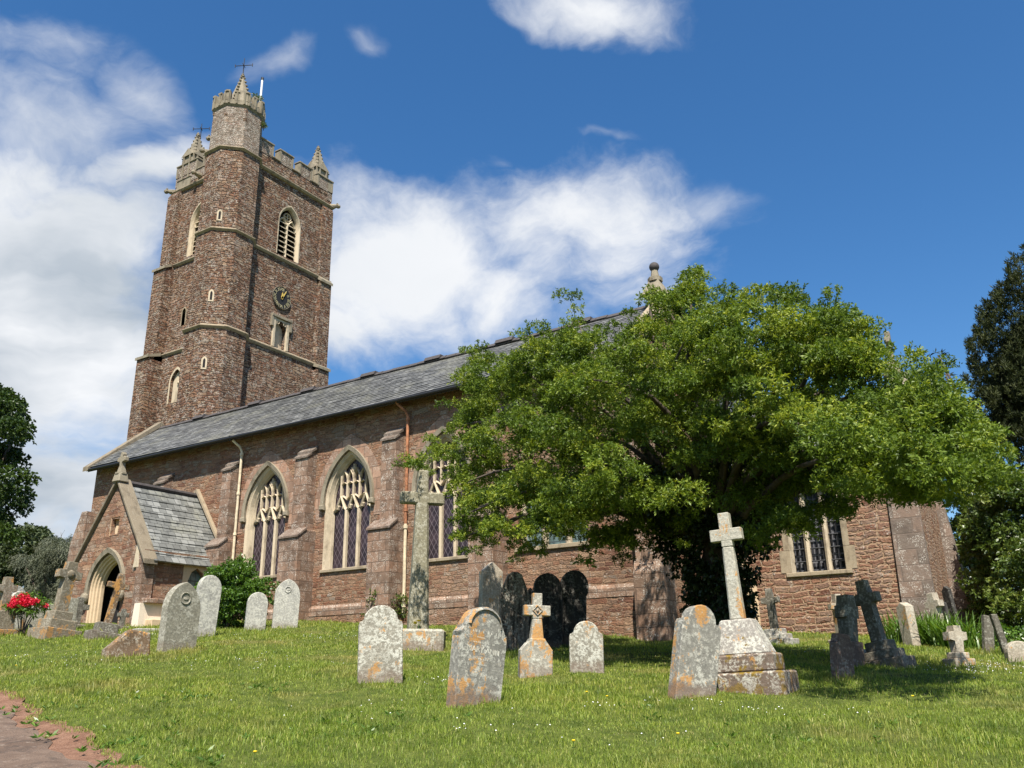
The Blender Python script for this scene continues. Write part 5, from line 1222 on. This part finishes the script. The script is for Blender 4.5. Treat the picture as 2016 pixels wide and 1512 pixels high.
def prof_kneeler(w, h):
    r = w/2; i = r*.80
    return [(-r, 0), (r, 0), (r, h*.66), (r*1.06, h*.70), (i*1.10, h*.75), (i*1.10, h*.79), (i, h*.79)]+[(i*math.cos(k*math.pi/10), h*.79+h*.21*math.sin(k*math.pi/10)) for k in range(1, 10)]+[(-i, h*.79), (-i*1.10, h*.79), (-i*1.10, h*.75), (-r*1.06, h*.70), (-r, h*.66)]
def prof_gable(w, h, rise): return [(-w/2, 0), (w/2, 0), (w/2, h-rise), (0, h), (-w/2, h-rise)]
def prof_wavy(w, h):     # tall arched head with side shoulders, the dark pair of stones
    r = w/2; return [(-r, 0), (r, 0), (r, h*.62), (r*1.05, h*.64), (r*1.05, h*.70), (r*.92, h*.74), (r*.72, h*.86), (r*.48, h*.97), (r*.2, h), (-r*.2, h), (-r*.48, h*.97), (-r*.72, h*.86), (-r*.92, h*.74), (-r*1.05, h*.70), (-r*1.05, h*.64), (-r, h*.62)]
def prof_cross(h, arm, aw, ah, za, taper=1.0):
    w0 = aw*taper
    return [(-w0/2, 0), (w0/2, 0), (aw/2, za-ah/2), (arm/2, za-ah/2), (arm/2, za+ah/2), (aw/2, za+ah/2), (aw/2, h), (-aw/2, h), (-aw/2, za+ah/2), (-arm/2, za+ah/2), (-arm/2, za-ah/2), (-aw/2, za-ah/2)]
def face_rot(p, turn): return math.atan2(-p.x, p.y)+R(turn)
def slab_bm(prof, t, bev=.012, base=0.0, rough=.0):
    bm = BM(); sub = [(u, v-(.25 if v == 0 else 0)) for u, v in prof]; extr(bm, LOC, sub, -t/2, t/2, bev); return bm
def stone(name, label, cat, px, py, prof, t, mat, turn=0, lean=0, back=0, group='gravestones', bev=.012):
    p = at(px, py) if not isinstance(px, Vector) else px
    me = bpy.data.meshes.new(name); bm = slab_bm(prof, t, bev); bmesh.ops.recalc_face_normals(bm, faces=bm.faces[:]); bm.to_mesh(me); bm.free()
    o = link(name, me, GM[mat]); o.location = p; o.rotation_euler = (R(back), R(lean), face_rot(p, turn)); return tag(o, label, cat, group)
def on_ray_at(px, py, dist):
    r = ray(px, py); r = r*(dist/r.length); return Vector((r.x, r.y, gzf(r.x, r.y)))
def pm(px, py):    # metres per photo pixel at that place on the grass
    return at(px, py).length/FPX
def inscription(o, t, rows, mat, seed=1):
    """worn lettering that can no longer be read, plus any line that can"""
    rd = random.Random(seed); bm = BM(); d = t/2
    for z, w, s, h in rows:
        if s:
            me = text_mesh(s, h, .002); tb_ = BM(); tb_.from_mesh(me); mp = {}
            for v in tb_.verts: mp[v.index] = bm.verts.new((v.co.x, -d-.002-v.co.z, z+v.co.y))
            for f in tb_.faces:
                try: bm.faces.new([mp[v.index] for v in f.verts])
                except ValueError: pass
            tb_.free(); bpy.data.meshes.remove(me); continue
        x = -w/2
        while x < w/2:
            l = rd.uniform(.4, .9)*h
            if rd.random() < .75: extr(bm, LOC, [(x, z), (x+l*.35, z), (x+l*.35, z+h*rd.uniform(.4, .8)), (x, z+h*rd.uniform(.4, .8))], d-.003, d+.002)
            x += l
    return child_local('inscription', bm, mat, o)
def medallion(o, z, r, t, mat):
    bm = BM(); n = 18
    for k in range(n):
        a0, a1 = 2*math.pi*k/n, 2*math.pi*(k+1)/n
        tube(bm, [(r*math.cos(a0), -t/2-.004, z+r*math.sin(a0)), (r*math.cos(a1), -t/2-.004, z+r*math.sin(a1))], .016, 6, False)
    bmesh.ops.create_icosphere(bm, subdivisions=2, radius=r*.45, matrix=Matrix.Translation((r*.1, -t/2, z-.1*r)) @ Matrix.Diagonal((1.3, .3, .7, 1)))
    return child_local('medallion', bm, GM[mat], o, True)
MT['letter'] = mat_plain('worn_letter', (.16, .15, .13), .9); MT['letterpale'] = mat_plain('pale_letter', (.46, .44, .37), .9)

# foreground stones
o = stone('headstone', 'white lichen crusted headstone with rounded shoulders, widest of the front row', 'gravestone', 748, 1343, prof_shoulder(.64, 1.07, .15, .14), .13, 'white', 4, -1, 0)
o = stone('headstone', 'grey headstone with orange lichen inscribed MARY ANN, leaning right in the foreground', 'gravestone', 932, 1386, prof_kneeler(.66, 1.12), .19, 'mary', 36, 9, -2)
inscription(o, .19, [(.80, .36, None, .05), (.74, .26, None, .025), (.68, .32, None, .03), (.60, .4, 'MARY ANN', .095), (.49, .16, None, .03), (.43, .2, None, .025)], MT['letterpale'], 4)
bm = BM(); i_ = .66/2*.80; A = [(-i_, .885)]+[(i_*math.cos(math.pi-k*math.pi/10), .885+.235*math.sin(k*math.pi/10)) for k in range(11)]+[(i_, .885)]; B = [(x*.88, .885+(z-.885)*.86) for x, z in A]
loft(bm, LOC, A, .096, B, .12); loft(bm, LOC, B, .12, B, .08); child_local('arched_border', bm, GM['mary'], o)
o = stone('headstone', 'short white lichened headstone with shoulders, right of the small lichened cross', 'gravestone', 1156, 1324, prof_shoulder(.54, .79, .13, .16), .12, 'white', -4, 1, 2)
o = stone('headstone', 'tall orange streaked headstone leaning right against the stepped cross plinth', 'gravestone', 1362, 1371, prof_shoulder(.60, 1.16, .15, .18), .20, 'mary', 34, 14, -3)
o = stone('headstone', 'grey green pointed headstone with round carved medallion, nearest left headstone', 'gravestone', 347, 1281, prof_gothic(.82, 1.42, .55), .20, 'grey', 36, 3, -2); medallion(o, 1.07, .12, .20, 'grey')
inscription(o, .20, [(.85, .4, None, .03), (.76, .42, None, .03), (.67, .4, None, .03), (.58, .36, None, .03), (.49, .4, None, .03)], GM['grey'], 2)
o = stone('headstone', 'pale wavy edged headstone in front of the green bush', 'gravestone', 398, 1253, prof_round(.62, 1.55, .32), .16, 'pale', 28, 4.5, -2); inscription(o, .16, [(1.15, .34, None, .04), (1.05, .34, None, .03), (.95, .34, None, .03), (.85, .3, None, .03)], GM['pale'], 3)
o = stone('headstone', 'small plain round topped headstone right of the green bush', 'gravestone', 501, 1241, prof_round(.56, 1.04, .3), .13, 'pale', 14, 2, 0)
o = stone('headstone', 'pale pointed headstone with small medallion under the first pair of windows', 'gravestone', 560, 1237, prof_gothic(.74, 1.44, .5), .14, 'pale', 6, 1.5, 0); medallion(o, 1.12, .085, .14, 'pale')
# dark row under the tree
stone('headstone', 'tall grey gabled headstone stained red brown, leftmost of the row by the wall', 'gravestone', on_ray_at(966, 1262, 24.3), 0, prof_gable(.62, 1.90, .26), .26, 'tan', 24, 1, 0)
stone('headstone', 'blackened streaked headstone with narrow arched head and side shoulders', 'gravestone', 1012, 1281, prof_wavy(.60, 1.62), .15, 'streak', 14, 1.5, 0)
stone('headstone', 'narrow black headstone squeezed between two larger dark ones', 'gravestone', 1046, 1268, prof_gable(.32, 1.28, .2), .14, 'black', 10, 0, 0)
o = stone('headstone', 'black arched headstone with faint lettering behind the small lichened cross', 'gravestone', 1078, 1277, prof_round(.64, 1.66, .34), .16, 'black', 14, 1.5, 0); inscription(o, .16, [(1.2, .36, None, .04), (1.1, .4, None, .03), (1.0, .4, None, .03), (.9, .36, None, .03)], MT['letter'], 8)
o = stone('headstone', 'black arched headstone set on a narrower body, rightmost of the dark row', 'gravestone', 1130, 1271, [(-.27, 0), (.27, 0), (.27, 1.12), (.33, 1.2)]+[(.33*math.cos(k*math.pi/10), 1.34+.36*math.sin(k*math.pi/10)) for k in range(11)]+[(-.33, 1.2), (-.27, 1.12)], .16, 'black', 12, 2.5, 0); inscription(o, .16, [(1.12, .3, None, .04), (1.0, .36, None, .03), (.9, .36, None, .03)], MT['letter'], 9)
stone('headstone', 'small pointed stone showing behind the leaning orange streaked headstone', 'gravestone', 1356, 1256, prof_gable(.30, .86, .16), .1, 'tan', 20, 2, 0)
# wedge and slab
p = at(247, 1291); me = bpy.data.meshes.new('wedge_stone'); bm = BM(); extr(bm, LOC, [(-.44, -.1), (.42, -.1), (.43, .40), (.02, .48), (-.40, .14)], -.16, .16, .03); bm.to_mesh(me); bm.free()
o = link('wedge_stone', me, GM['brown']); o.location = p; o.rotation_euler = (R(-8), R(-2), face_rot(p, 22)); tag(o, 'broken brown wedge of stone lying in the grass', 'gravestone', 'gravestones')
p = at(828, 1278); me = bpy.data.meshes.new('tomb_slab'); bm = BM(); box(bm, -.52, .50, -.30, .34, -.1, .40, .045); bm.to_mesh(me); bm.free()
o = link('tomb_slab', me, GM['white']); o.location = p; o.rotation_euler = (0, R(1.5), face_rot(p, -6)); tag(o, 'low pale stone block in front of the tall weathered cross', 'tomb slab', 'gravestones')
# tall weathered cross
p = on_ray_at(822, 1238, 21.6); e = tag(empty('tall_cross', p, face_rot(p, 14)), 'tall weathered stone cross with tapering shaft before the third window', 'cross', 'stone crosses')
e.rotation_euler = (R(0), R(1.0), face_rot(p, 10))
bm = BM(); H = 4.15; frustum(bm, 0, 0, -.3, H-.62, .26, .22, .15, .14, .06); frustum(bm, 0, 0, H-.62, H, .145, .13, .125, .12, .03); child_local('shaft', bm, GM['olive'], e)
bm = BM(); box(bm, -.56, .56, -.125, .125, H-.86, H-.56, .035); child_local('cross_arm', bm, GM['olive'], e)
# cross on a stepped pedestal: the main one
p = at(1470, 1362); p = p+Vector((-.08, .30, 0)); p.z = gzf(p.x, p.y); e = tag(empty('pedestal_cross', p), 'pale lichened cross on tall sloping pedestal with mossy steps, right foreground', 'cross', 'stone crosses'); e.rotation_euler = (0, R(-2.4), face_rot(p, -14)); e.scale = (.92, .92, .90)
bm = BM(); box(bm, -.70, .66, -.52, .52, -.35, .24, .03); child_local('lower_step', bm, GM['plinth'], e)
bm = BM(); box(bm, -.53, .52, -.38, .38, .235, .50, .03); child_local('upper_step', bm, GM['plinth'], e)
bm = BM(); frustum(bm, 0, 0, .495, 1.02, .44, .33, .235, .19, .02); child_local('pedestal', bm, GM['pedest'], e)
bm = BM(); frustum(bm, 0, 0, 1.015, 2.16, .110, .09, .086, .075, .025); frustum(bm, 0, 0, 2.155, 2.70, .086, .075, .088, .075, .010); child_local('shaft', bm, GM['cross'], e)
bm = BM(); box(bm, -.25, .25, -.078, .078, 2.25, 2.44, .010); child_local('cross_arm', bm, GM['cross'], e)
# small cross on a shaped pedestal
p = at(1055, 1331); e = tag(empty('lichened_cross', p), 'small stone cross with orange lichen rising from a slope shouldered slab, middle foreground', 'cross', 'stone crosses'); e.rotation_euler = (R(-1), R(2.5), face_rot(p, 12))
bm = slab_bm([(-.27, 0), (.25, 0), (.25, .38), (.16, .50), (.13, .50), (.12, .56), (-.12, .56), (-.13, .50), (-.17, .50), (-.27, .38)], .20, .015); child_local('base_slab', bm, GM['orange'], e)
bm = BM(); frustum(bm, 0, 0, .55, .86, .105, .08, .075, .065, .01); frustum(bm, 0, 0, .86, 1.26, .075, .065, .078, .065, .01); box(bm, -.215, .215, -.067, .067, .91, 1.07, .01); child_local('cross', bm, GM['orange'], e)
bm = BM(); ribbon(bm, LOC, [(.075*math.cos(k*math.pi/2), .99+.075*math.sin(k*math.pi/2)) for k in range(5)], .02, .066, .085); bmesh.ops.create_icosphere(bm, subdivisions=1, radius=.03, matrix=Matrix.Translation((0, -.068, .99))); child_local('carved_boss', bm, GM['orange'], e)

def step_cross(name, label, px, py, mat, steps, ch_, arm, aw, ah, za, turn, lean, depth=None, taper=1.25, bmat=None, back=0, dist=None):
    p = at(px, py) if dist is None else on_ray_at(px, py, dist); e = tag(empty(name, p), label, 'cross', 'stone crosses'); e.rotation_euler = (R(back), R(lean), face_rot(p, turn)); z = 0; d = depth or aw*.85
    for i, (w, dd, h) in enumerate(steps):
        bm = BM(); box(bm, -w/2, w/2, -dd/2, dd/2, z-(.3 if i == 0 else .003), z+h, .015); child_local('step', bm, GM[bmat or mat], e); z += h
    bm = BM(); prof = [(u, v+z-(.003 if steps else (.25 if v == 0 else 0))) for u, v in prof_cross(ch_, arm, aw, ah, za, taper)]; extr(bm, LOC, prof, -d/2, d/2, .012); child_local('cross', bm, GM[mat], e)
    return e
# left group
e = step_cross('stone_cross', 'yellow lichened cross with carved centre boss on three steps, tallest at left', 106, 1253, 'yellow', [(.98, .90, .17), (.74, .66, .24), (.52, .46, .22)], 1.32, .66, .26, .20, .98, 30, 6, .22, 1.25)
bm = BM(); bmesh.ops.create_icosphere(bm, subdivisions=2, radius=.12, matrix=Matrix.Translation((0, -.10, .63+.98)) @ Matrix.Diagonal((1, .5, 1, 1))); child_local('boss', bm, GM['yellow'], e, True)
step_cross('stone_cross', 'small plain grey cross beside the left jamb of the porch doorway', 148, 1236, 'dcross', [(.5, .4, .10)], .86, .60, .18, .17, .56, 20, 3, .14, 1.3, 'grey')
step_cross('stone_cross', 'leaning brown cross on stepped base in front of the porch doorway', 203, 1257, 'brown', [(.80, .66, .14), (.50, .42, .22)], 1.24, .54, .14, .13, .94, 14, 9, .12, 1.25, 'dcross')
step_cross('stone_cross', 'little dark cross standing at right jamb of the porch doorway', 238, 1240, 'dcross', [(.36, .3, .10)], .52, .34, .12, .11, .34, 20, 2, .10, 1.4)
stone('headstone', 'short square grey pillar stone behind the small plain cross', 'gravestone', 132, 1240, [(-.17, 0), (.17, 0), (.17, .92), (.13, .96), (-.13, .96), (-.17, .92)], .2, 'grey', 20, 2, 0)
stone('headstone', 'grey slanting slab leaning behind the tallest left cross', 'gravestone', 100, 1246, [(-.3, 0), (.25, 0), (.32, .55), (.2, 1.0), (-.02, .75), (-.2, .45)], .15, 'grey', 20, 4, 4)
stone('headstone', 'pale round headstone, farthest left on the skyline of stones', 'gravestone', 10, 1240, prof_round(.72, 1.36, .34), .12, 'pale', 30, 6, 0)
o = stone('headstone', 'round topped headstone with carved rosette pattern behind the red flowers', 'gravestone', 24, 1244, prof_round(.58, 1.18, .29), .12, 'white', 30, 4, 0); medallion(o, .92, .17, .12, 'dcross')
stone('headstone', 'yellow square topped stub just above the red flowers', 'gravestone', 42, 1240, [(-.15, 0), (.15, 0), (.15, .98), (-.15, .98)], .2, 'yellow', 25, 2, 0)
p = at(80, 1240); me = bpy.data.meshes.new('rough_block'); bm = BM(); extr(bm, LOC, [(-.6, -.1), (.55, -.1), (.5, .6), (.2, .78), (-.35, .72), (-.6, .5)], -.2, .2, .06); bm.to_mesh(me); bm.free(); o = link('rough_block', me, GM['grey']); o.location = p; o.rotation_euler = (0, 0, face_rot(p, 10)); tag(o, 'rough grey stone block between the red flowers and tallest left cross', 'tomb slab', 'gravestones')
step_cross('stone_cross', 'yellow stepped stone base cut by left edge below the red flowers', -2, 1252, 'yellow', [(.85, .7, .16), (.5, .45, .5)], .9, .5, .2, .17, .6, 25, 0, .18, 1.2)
p = at(300, 1243); me = bpy.data.meshes.new('ledger_slab'); bm = BM(); box(bm, -.5, .6, -.25, .25, -.1, .07, .02); bm.to_mesh(me); bm.free(); o = link('ledger_slab', me, GM['pale']); o.location = p; o.rotation_euler = (0, 0, face_rot(p, 20)); tag(o, 'flat pale kerb slab in the grass below the limewashed porch panel', 'tomb slab', 'gravestones')
# right group
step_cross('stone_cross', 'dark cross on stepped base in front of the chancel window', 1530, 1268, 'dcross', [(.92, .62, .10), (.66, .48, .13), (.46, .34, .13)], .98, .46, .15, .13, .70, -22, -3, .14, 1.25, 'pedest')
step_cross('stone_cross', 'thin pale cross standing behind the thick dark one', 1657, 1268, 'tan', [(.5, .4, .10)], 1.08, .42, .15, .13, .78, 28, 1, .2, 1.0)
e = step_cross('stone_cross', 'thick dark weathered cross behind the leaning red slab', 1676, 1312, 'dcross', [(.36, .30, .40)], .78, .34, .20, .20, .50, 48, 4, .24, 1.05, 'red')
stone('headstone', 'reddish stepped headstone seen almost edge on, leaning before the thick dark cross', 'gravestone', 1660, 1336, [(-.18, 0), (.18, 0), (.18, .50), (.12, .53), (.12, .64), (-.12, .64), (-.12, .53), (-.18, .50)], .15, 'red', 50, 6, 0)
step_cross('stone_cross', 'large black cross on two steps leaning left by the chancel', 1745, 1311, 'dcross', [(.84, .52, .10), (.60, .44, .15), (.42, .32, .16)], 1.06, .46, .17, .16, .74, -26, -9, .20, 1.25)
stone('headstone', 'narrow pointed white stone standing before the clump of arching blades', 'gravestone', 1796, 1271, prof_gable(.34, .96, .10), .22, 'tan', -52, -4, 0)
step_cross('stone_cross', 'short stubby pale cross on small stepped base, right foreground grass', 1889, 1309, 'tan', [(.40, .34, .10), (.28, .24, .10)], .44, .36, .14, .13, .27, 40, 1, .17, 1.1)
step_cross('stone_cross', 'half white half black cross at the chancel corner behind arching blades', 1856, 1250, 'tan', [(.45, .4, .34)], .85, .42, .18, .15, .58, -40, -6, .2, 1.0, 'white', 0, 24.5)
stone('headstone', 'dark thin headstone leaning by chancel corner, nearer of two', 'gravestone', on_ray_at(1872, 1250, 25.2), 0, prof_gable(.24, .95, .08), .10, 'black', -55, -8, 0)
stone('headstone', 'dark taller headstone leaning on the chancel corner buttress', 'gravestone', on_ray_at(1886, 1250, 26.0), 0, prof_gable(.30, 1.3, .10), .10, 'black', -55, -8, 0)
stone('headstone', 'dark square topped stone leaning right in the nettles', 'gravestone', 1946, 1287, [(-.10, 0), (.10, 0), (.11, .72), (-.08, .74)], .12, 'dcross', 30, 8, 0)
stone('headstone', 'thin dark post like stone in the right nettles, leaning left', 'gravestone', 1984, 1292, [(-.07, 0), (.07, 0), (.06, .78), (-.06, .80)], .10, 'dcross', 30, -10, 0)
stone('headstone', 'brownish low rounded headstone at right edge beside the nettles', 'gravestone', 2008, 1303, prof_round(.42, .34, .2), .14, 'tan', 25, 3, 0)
p = at(1696, 1304); me = bpy.data.meshes.new('kerb_stone'); bm = BM(); box(bm, -.22, .24, -.3, .3, -.1, .22, .05); bm.to_mesh(me); bm.free(); o = link('kerb_stone', me, GM['tan']); o.location = p; o.rotation_euler = (0, 0, face_rot(p, 20)); tag(o, 'low rounded kerb stone between thick dark cross and large black cross', 'tomb slab', 'gravestones')

# ---------------------------------------------------------------- grass
def mat_grass():
    M = Mat('grass_blade'); at_ = M.N('ShaderNodeAttribute', attribute_name='rnd'); P = M.pos()
    n1 = M.noise(P, .55, 6, .68); n2 = M.noise(P, 1.7, 6, .7); n4 = M.noise(P, .23, 3, .5)
    c = M.ramp(at_.outputs['Fac'], [(0, (.080, .125, .014)), (.40, (.205, .290, .034)), (.75, (.345, .385, .070)), (.9, (.46, .41, .15)), (1, (.54, .47, .25))])
    c = M.mix(M.step(n1, .50, .68, 0, .85), c, M.mix(at_.outputs['Fac'], (.25, .225, .050), (.46, .39, .16)))
    c = M.mix(M.step(n2, .50, .36, 0, .7), c, (.055, .108, .015))
    c = M.mix(M.step(n4, .42, .60, 0, .35), c, M.mix(1.0, c, (1.3, 1.12, 1.1), 'MULTIPLY'))
    M.fin(c, .5, .35); tr = M.N('ShaderNodeBsdfTranslucent'); M.L(M.mix(1.0, c, (1.2, 1.25, .5), 'MULTIPLY'), tr.inputs['Color']); ms = M.N('ShaderNodeMixShader'); ms.inputs[0].default_value = .42
    M.L(M.bsdf.outputs[0], ms.inputs[1]); M.L(tr.outputs[0], ms.inputs[2]); M.L(ms.outputs[0], M.out.inputs[0]); return M.m
def grass():
    V, T = [], []; F = []
    GP = np.array([list(o.location[:2]) for o in COL.objects if o.parent is None and o.get('group') in ('gravestones', 'stone crosses')])
    bands = [(4.2, 8.5, 3600, .055, .0042), (8.5, 12, 2600, .055, .005), (12, 17, 1500, .06, .0065), (17, 24, 750, .065, .009), (24, 34, 330, .075, .012)]
    base = 0
    for r0, r1, den, hh, ww in bands:
        area = (r1*r1-r0*r0)/2*R(84); n = int(area*den); an = rng.uniform(YAW-R(42), YAW+R(42), n); rr = np.sqrt(rng.uniform(r0*r0, r1*r1, n)); x = -np.sin(an)*rr; y = np.cos(an)*rr
        ed = edge_dist(x, y); keep = (ed > .0+.10*np.abs(np.sin(x*5)*np.sin(y*7)))
        keep &= ~((x > XW) & (x < XE) & (y > YS-.1)) & ~((x > XE-.2) & (x < CXE) & (y > CY-.05)) & ~((x > PX0) & (x < PX1+.4) & (y > PY-.05))
        pat = np.sin(x*1.9+np.sin(y*1.3)*2)*np.sin(y*2.1+np.sin(x*1.1)*2); keep &= rng.random(n) < (.72+.28*pat); x, y, ed = x[keep], y[keep], ed[keep]; n = len(x)
        xg = np.repeat(GP[:, 0], 260)+rng.normal(scale=.27, size=260*len(GP)); yg = np.repeat(GP[:, 1], 260)+rng.normal(scale=.27, size=260*len(GP)); rg = np.hypot(xg, yg); mg = (rg >= r0) & (rg < r1) & (yg < YS-.1)
        nb = int(mg.sum()); x = np.r_[x, xg[mg]]; y = np.r_[y, yg[mg]]; ed = np.r_[ed, np.ones(nb)]; n = len(x); boost = np.r_[np.ones(n-nb), rng.uniform(1.1, 2.1, nb)]; z = gz(x, y)-.01
        cl_ = np.clip(np.sin(x*2.9+np.sin(y*2.2)*1.7)*np.sin(y*3.3+np.sin(x*1.9)*1.5)-.35, 0, 1); tall = 1+.45*np.sin(x*.8+y*.6)*np.sin(y*1.1-.5*x)+.7*cl_+1.0*(rng.random(n) < .02)
        h = hh*rng.uniform(.45, 1.35, n)*tall*boost*np.clip(.4+ed*2, .4, 1); a2 = rng.uniform(0, 2*np.pi, n); lean = rng.uniform(.15, .95, n)
        d = np.stack([np.cos(a2), np.sin(a2), np.zeros(n)], 1); a3 = a2+rng.normal(scale=.9, size=n)+np.pi/2; s = np.stack([np.cos(a3), np.sin(a3), np.zeros(n)], 1); up_ = np.array([0, 0, 1.]); w = (ww*rng.uniform(.6, 1.4, n))[:, None]
        p = np.stack([x, y, z], 1); H = h[:, None]; le = lean[:, None]
        mid = p+up_*H*.6+d*H*le*.3; tip = p+up_*H*(1-.35*le)+d*H*le*.9
        v = np.stack([p-s*w*.5, p+s*w*.5, mid+s*w*.42, mid-s*w*.42, tip], 1).reshape(-1, 3); V.append(v)
        i = base+5*np.arange(n); F.append(np.stack([i, i+1, i+2, i+3], 1)); F.append(np.stack([i+3, i+2, i+4, i+4], 1)); base += 5*n
        T.append(np.repeat(np.clip(rng.beta(2, 2.6, n)+.16*(rng.random(n) < .06), 0, 1), 5))
    V = np.concatenate(V); T = np.concatenate(T); F4 = np.concatenate([f for f in F[0::2]]); F3 = np.concatenate([f[:, :3] for f in F[1::2]])
    me = bpy.data.meshes.new('grass'); me.vertices.add(len(V)); me.vertices.foreach_set('co', V.astype(np.float32).ravel())
    li = np.concatenate([F4.ravel(), F3.ravel()]).astype(np.int32); me.loops.add(len(li)); me.loops.foreach_set('vertex_index', li)
    ls = np.concatenate([np.arange(len(F4))*4, len(F4)*4+np.arange(len(F3))*3]).astype(np.int32); me.polygons.add(len(ls)); me.polygons.foreach_set('loop_start', ls); me.update(calc_edges=True)
    at_ = me.attributes.new('rnd', 'FLOAT', 'POINT'); at_.data.foreach_set('value', T.astype(np.float32))
    tag(link('grass', me, mat_grass()), 'short sunlit churchyard grass with straw patches', 'grass', kind='stuff'); print('grass blades', len(F4))
grass()
# broad leaved weeds in the turf and along the path's rim
def rosettes():
    P = []
    for px, py, n_, sp in ((330, 1370, 20, .5), (760, 1420, 12, .35), (310, 1450, 9, .3), (1250, 1405, 8, .3), (240, 1470, 6, .2), (70, 1400, 7, .25), (95, 1425, 5, .15), (650, 1440, 12, .4), (1750, 1440, 9, .4), (1450, 1470, 8, .4), (520, 1350, 8, .4), (380, 1500, 7, .2), (110, 1450, 5, .1), (180, 1480, 5, .1), (230, 1505, 6, .1)):
        b_ = at(px, py)
        for _ in range(n_): P.append((b_.x+rng.normal(scale=sp), b_.y+rng.normal(scale=sp)))
    C, A = [], []
    for x, y in P:
        for k_ in range(8):
            an = rng.uniform(0, 6.28); C.append((x, y, gzf(x, y)+.01)); A.append((math.cos(an), math.sin(an), rng.uniform(.2, .9)))
    n_ = len(C); L_ = rng.uniform(.035, .095, n_); o_ = leaves('turf_weeds', np.array(C), np.array(A), L_, L_*.26, MT['leaf_bush']); tag(o_, 'dark leafy weeds scattered through the turf', 'weeds', kind='stuff')
rosettes()
def daisies():
    C = []
    for px, py, n_, sx, sy_ in ((1950, 1320, 90, 1.0, 1.0), (1860, 1310, 30, .8, .6), (1650, 1285, 25, 1.2, .5), (300, 1255, 50, 3, 1.2), (650, 1255, 50, 2.0, 1.2), (930, 1440, 5, .3, .3), (850, 1340, 14, .5, .4), (1200, 1395, 8, .25, .2), (1450, 1400, 26, .9, .35), (160, 1300, 40, 2.5, 1.2), (500, 1300, 40, 2, 1), (1200, 1450, 12, 1.4, .8), (700, 1400, 12, 1.4, .8)):
        b_ = at(px, py)
        for _ in range(n_): C.append((b_.x+rng.normal(scale=sx*.6), b_.y+rng.normal(scale=sy_*.6)))
    bm = BM()
    for x, y in C:
        if float(edge_dist(x, y)) < .1: continue
        z = gzf(x, y)+rng.uniform(.03, .05); r_ = rng.uniform(.006, .0115); t = rng.normal(scale=.25, size=2)
        vs = [bm.verts.new((x+r_*math.cos(k_*math.pi/4), y+r_*math.sin(k_*math.pi/4), z+t[0]*r_*math.cos(k_*math.pi/4)-.3*r_)) for k_ in range(8)]; cc = bm.verts.new((x, y, z+.004))
        for k_ in range(8): bm.faces.new((vs[k_], vs[(k_+1) % 8], cc))
    me = bpy.data.meshes.new('daisies'); bm.to_mesh(me); bm.free(); tag(link('daisies', me, MT['white']), 'tiny white daisies scattered over the grass', 'flowers', kind='stuff')
daisies()
MT['dandelion'] = mat_plain('dandelion_yellow', (.85, .58, .02), .6, 0, .1); MT['stemgreen'] = mat_plain('stem_green', (.10, .17, .04), .6)
DN = [(1155, 1373, 'between the white headstones and bottom right'), (1195, 1382, 'just right of its near twin'), (1335, 1460, 'low right of centre'), (1129, 1475, 'near bottom edge below centre'), (500, 1498, 'at the bottom edge left of centre'), (30, 1318, 'near the path at far left'), (1798, 1382, 'in straw patch at right'), (795, 1228, 'by the foot of tall cross'), (1100, 1290, 'beside the small lichened cross')]
for px, py, wh in DN:
    p = at(px, py); e = tag(empty('dandelion', p), 'yellow dandelion flower in the grass, '+wh, 'flower', 'dandelions'); bm = BM(); s = .9 if py > 1300 else 1.3
    tube(bm, [(0, 0, -.01), (.004, 0, .07*s)], .002, 5); child_local('stem', bm, MT['stemgreen'], e)
    bm = BM(); ngon_prism(bm, .004, 0, .066*s, .078*s, .010, .019*s, 9); ngon_prism(bm, .004, 0, .078*s, .084*s, .019*s, .008, 9); child_local('flower_head', bm, MT['dandelion'], e)
p0 = on_ray_at(806, 1236, 21.4); e = tag(empty('daffodil_clump', p0), 'few yellow flowers at left foot of the tall weathered cross', 'flower'); bm = BM(); fb = BM()
for i in range(6):
    x, y = rng.normal(scale=.14), rng.normal(scale=.1); h = rng.uniform(.3, .5); tube(bm, [(x, y, -.05), (x+.02, y, h)], .006, 5); ngon_prism(fb, x+.02, y, h, h+.03, .03, .05, 7)
child_local('stem', bm, MT['stemgreen'], e); child_local('flower_head', fb, MT['dandelion'], e)
bpy.context.view_layer.update()
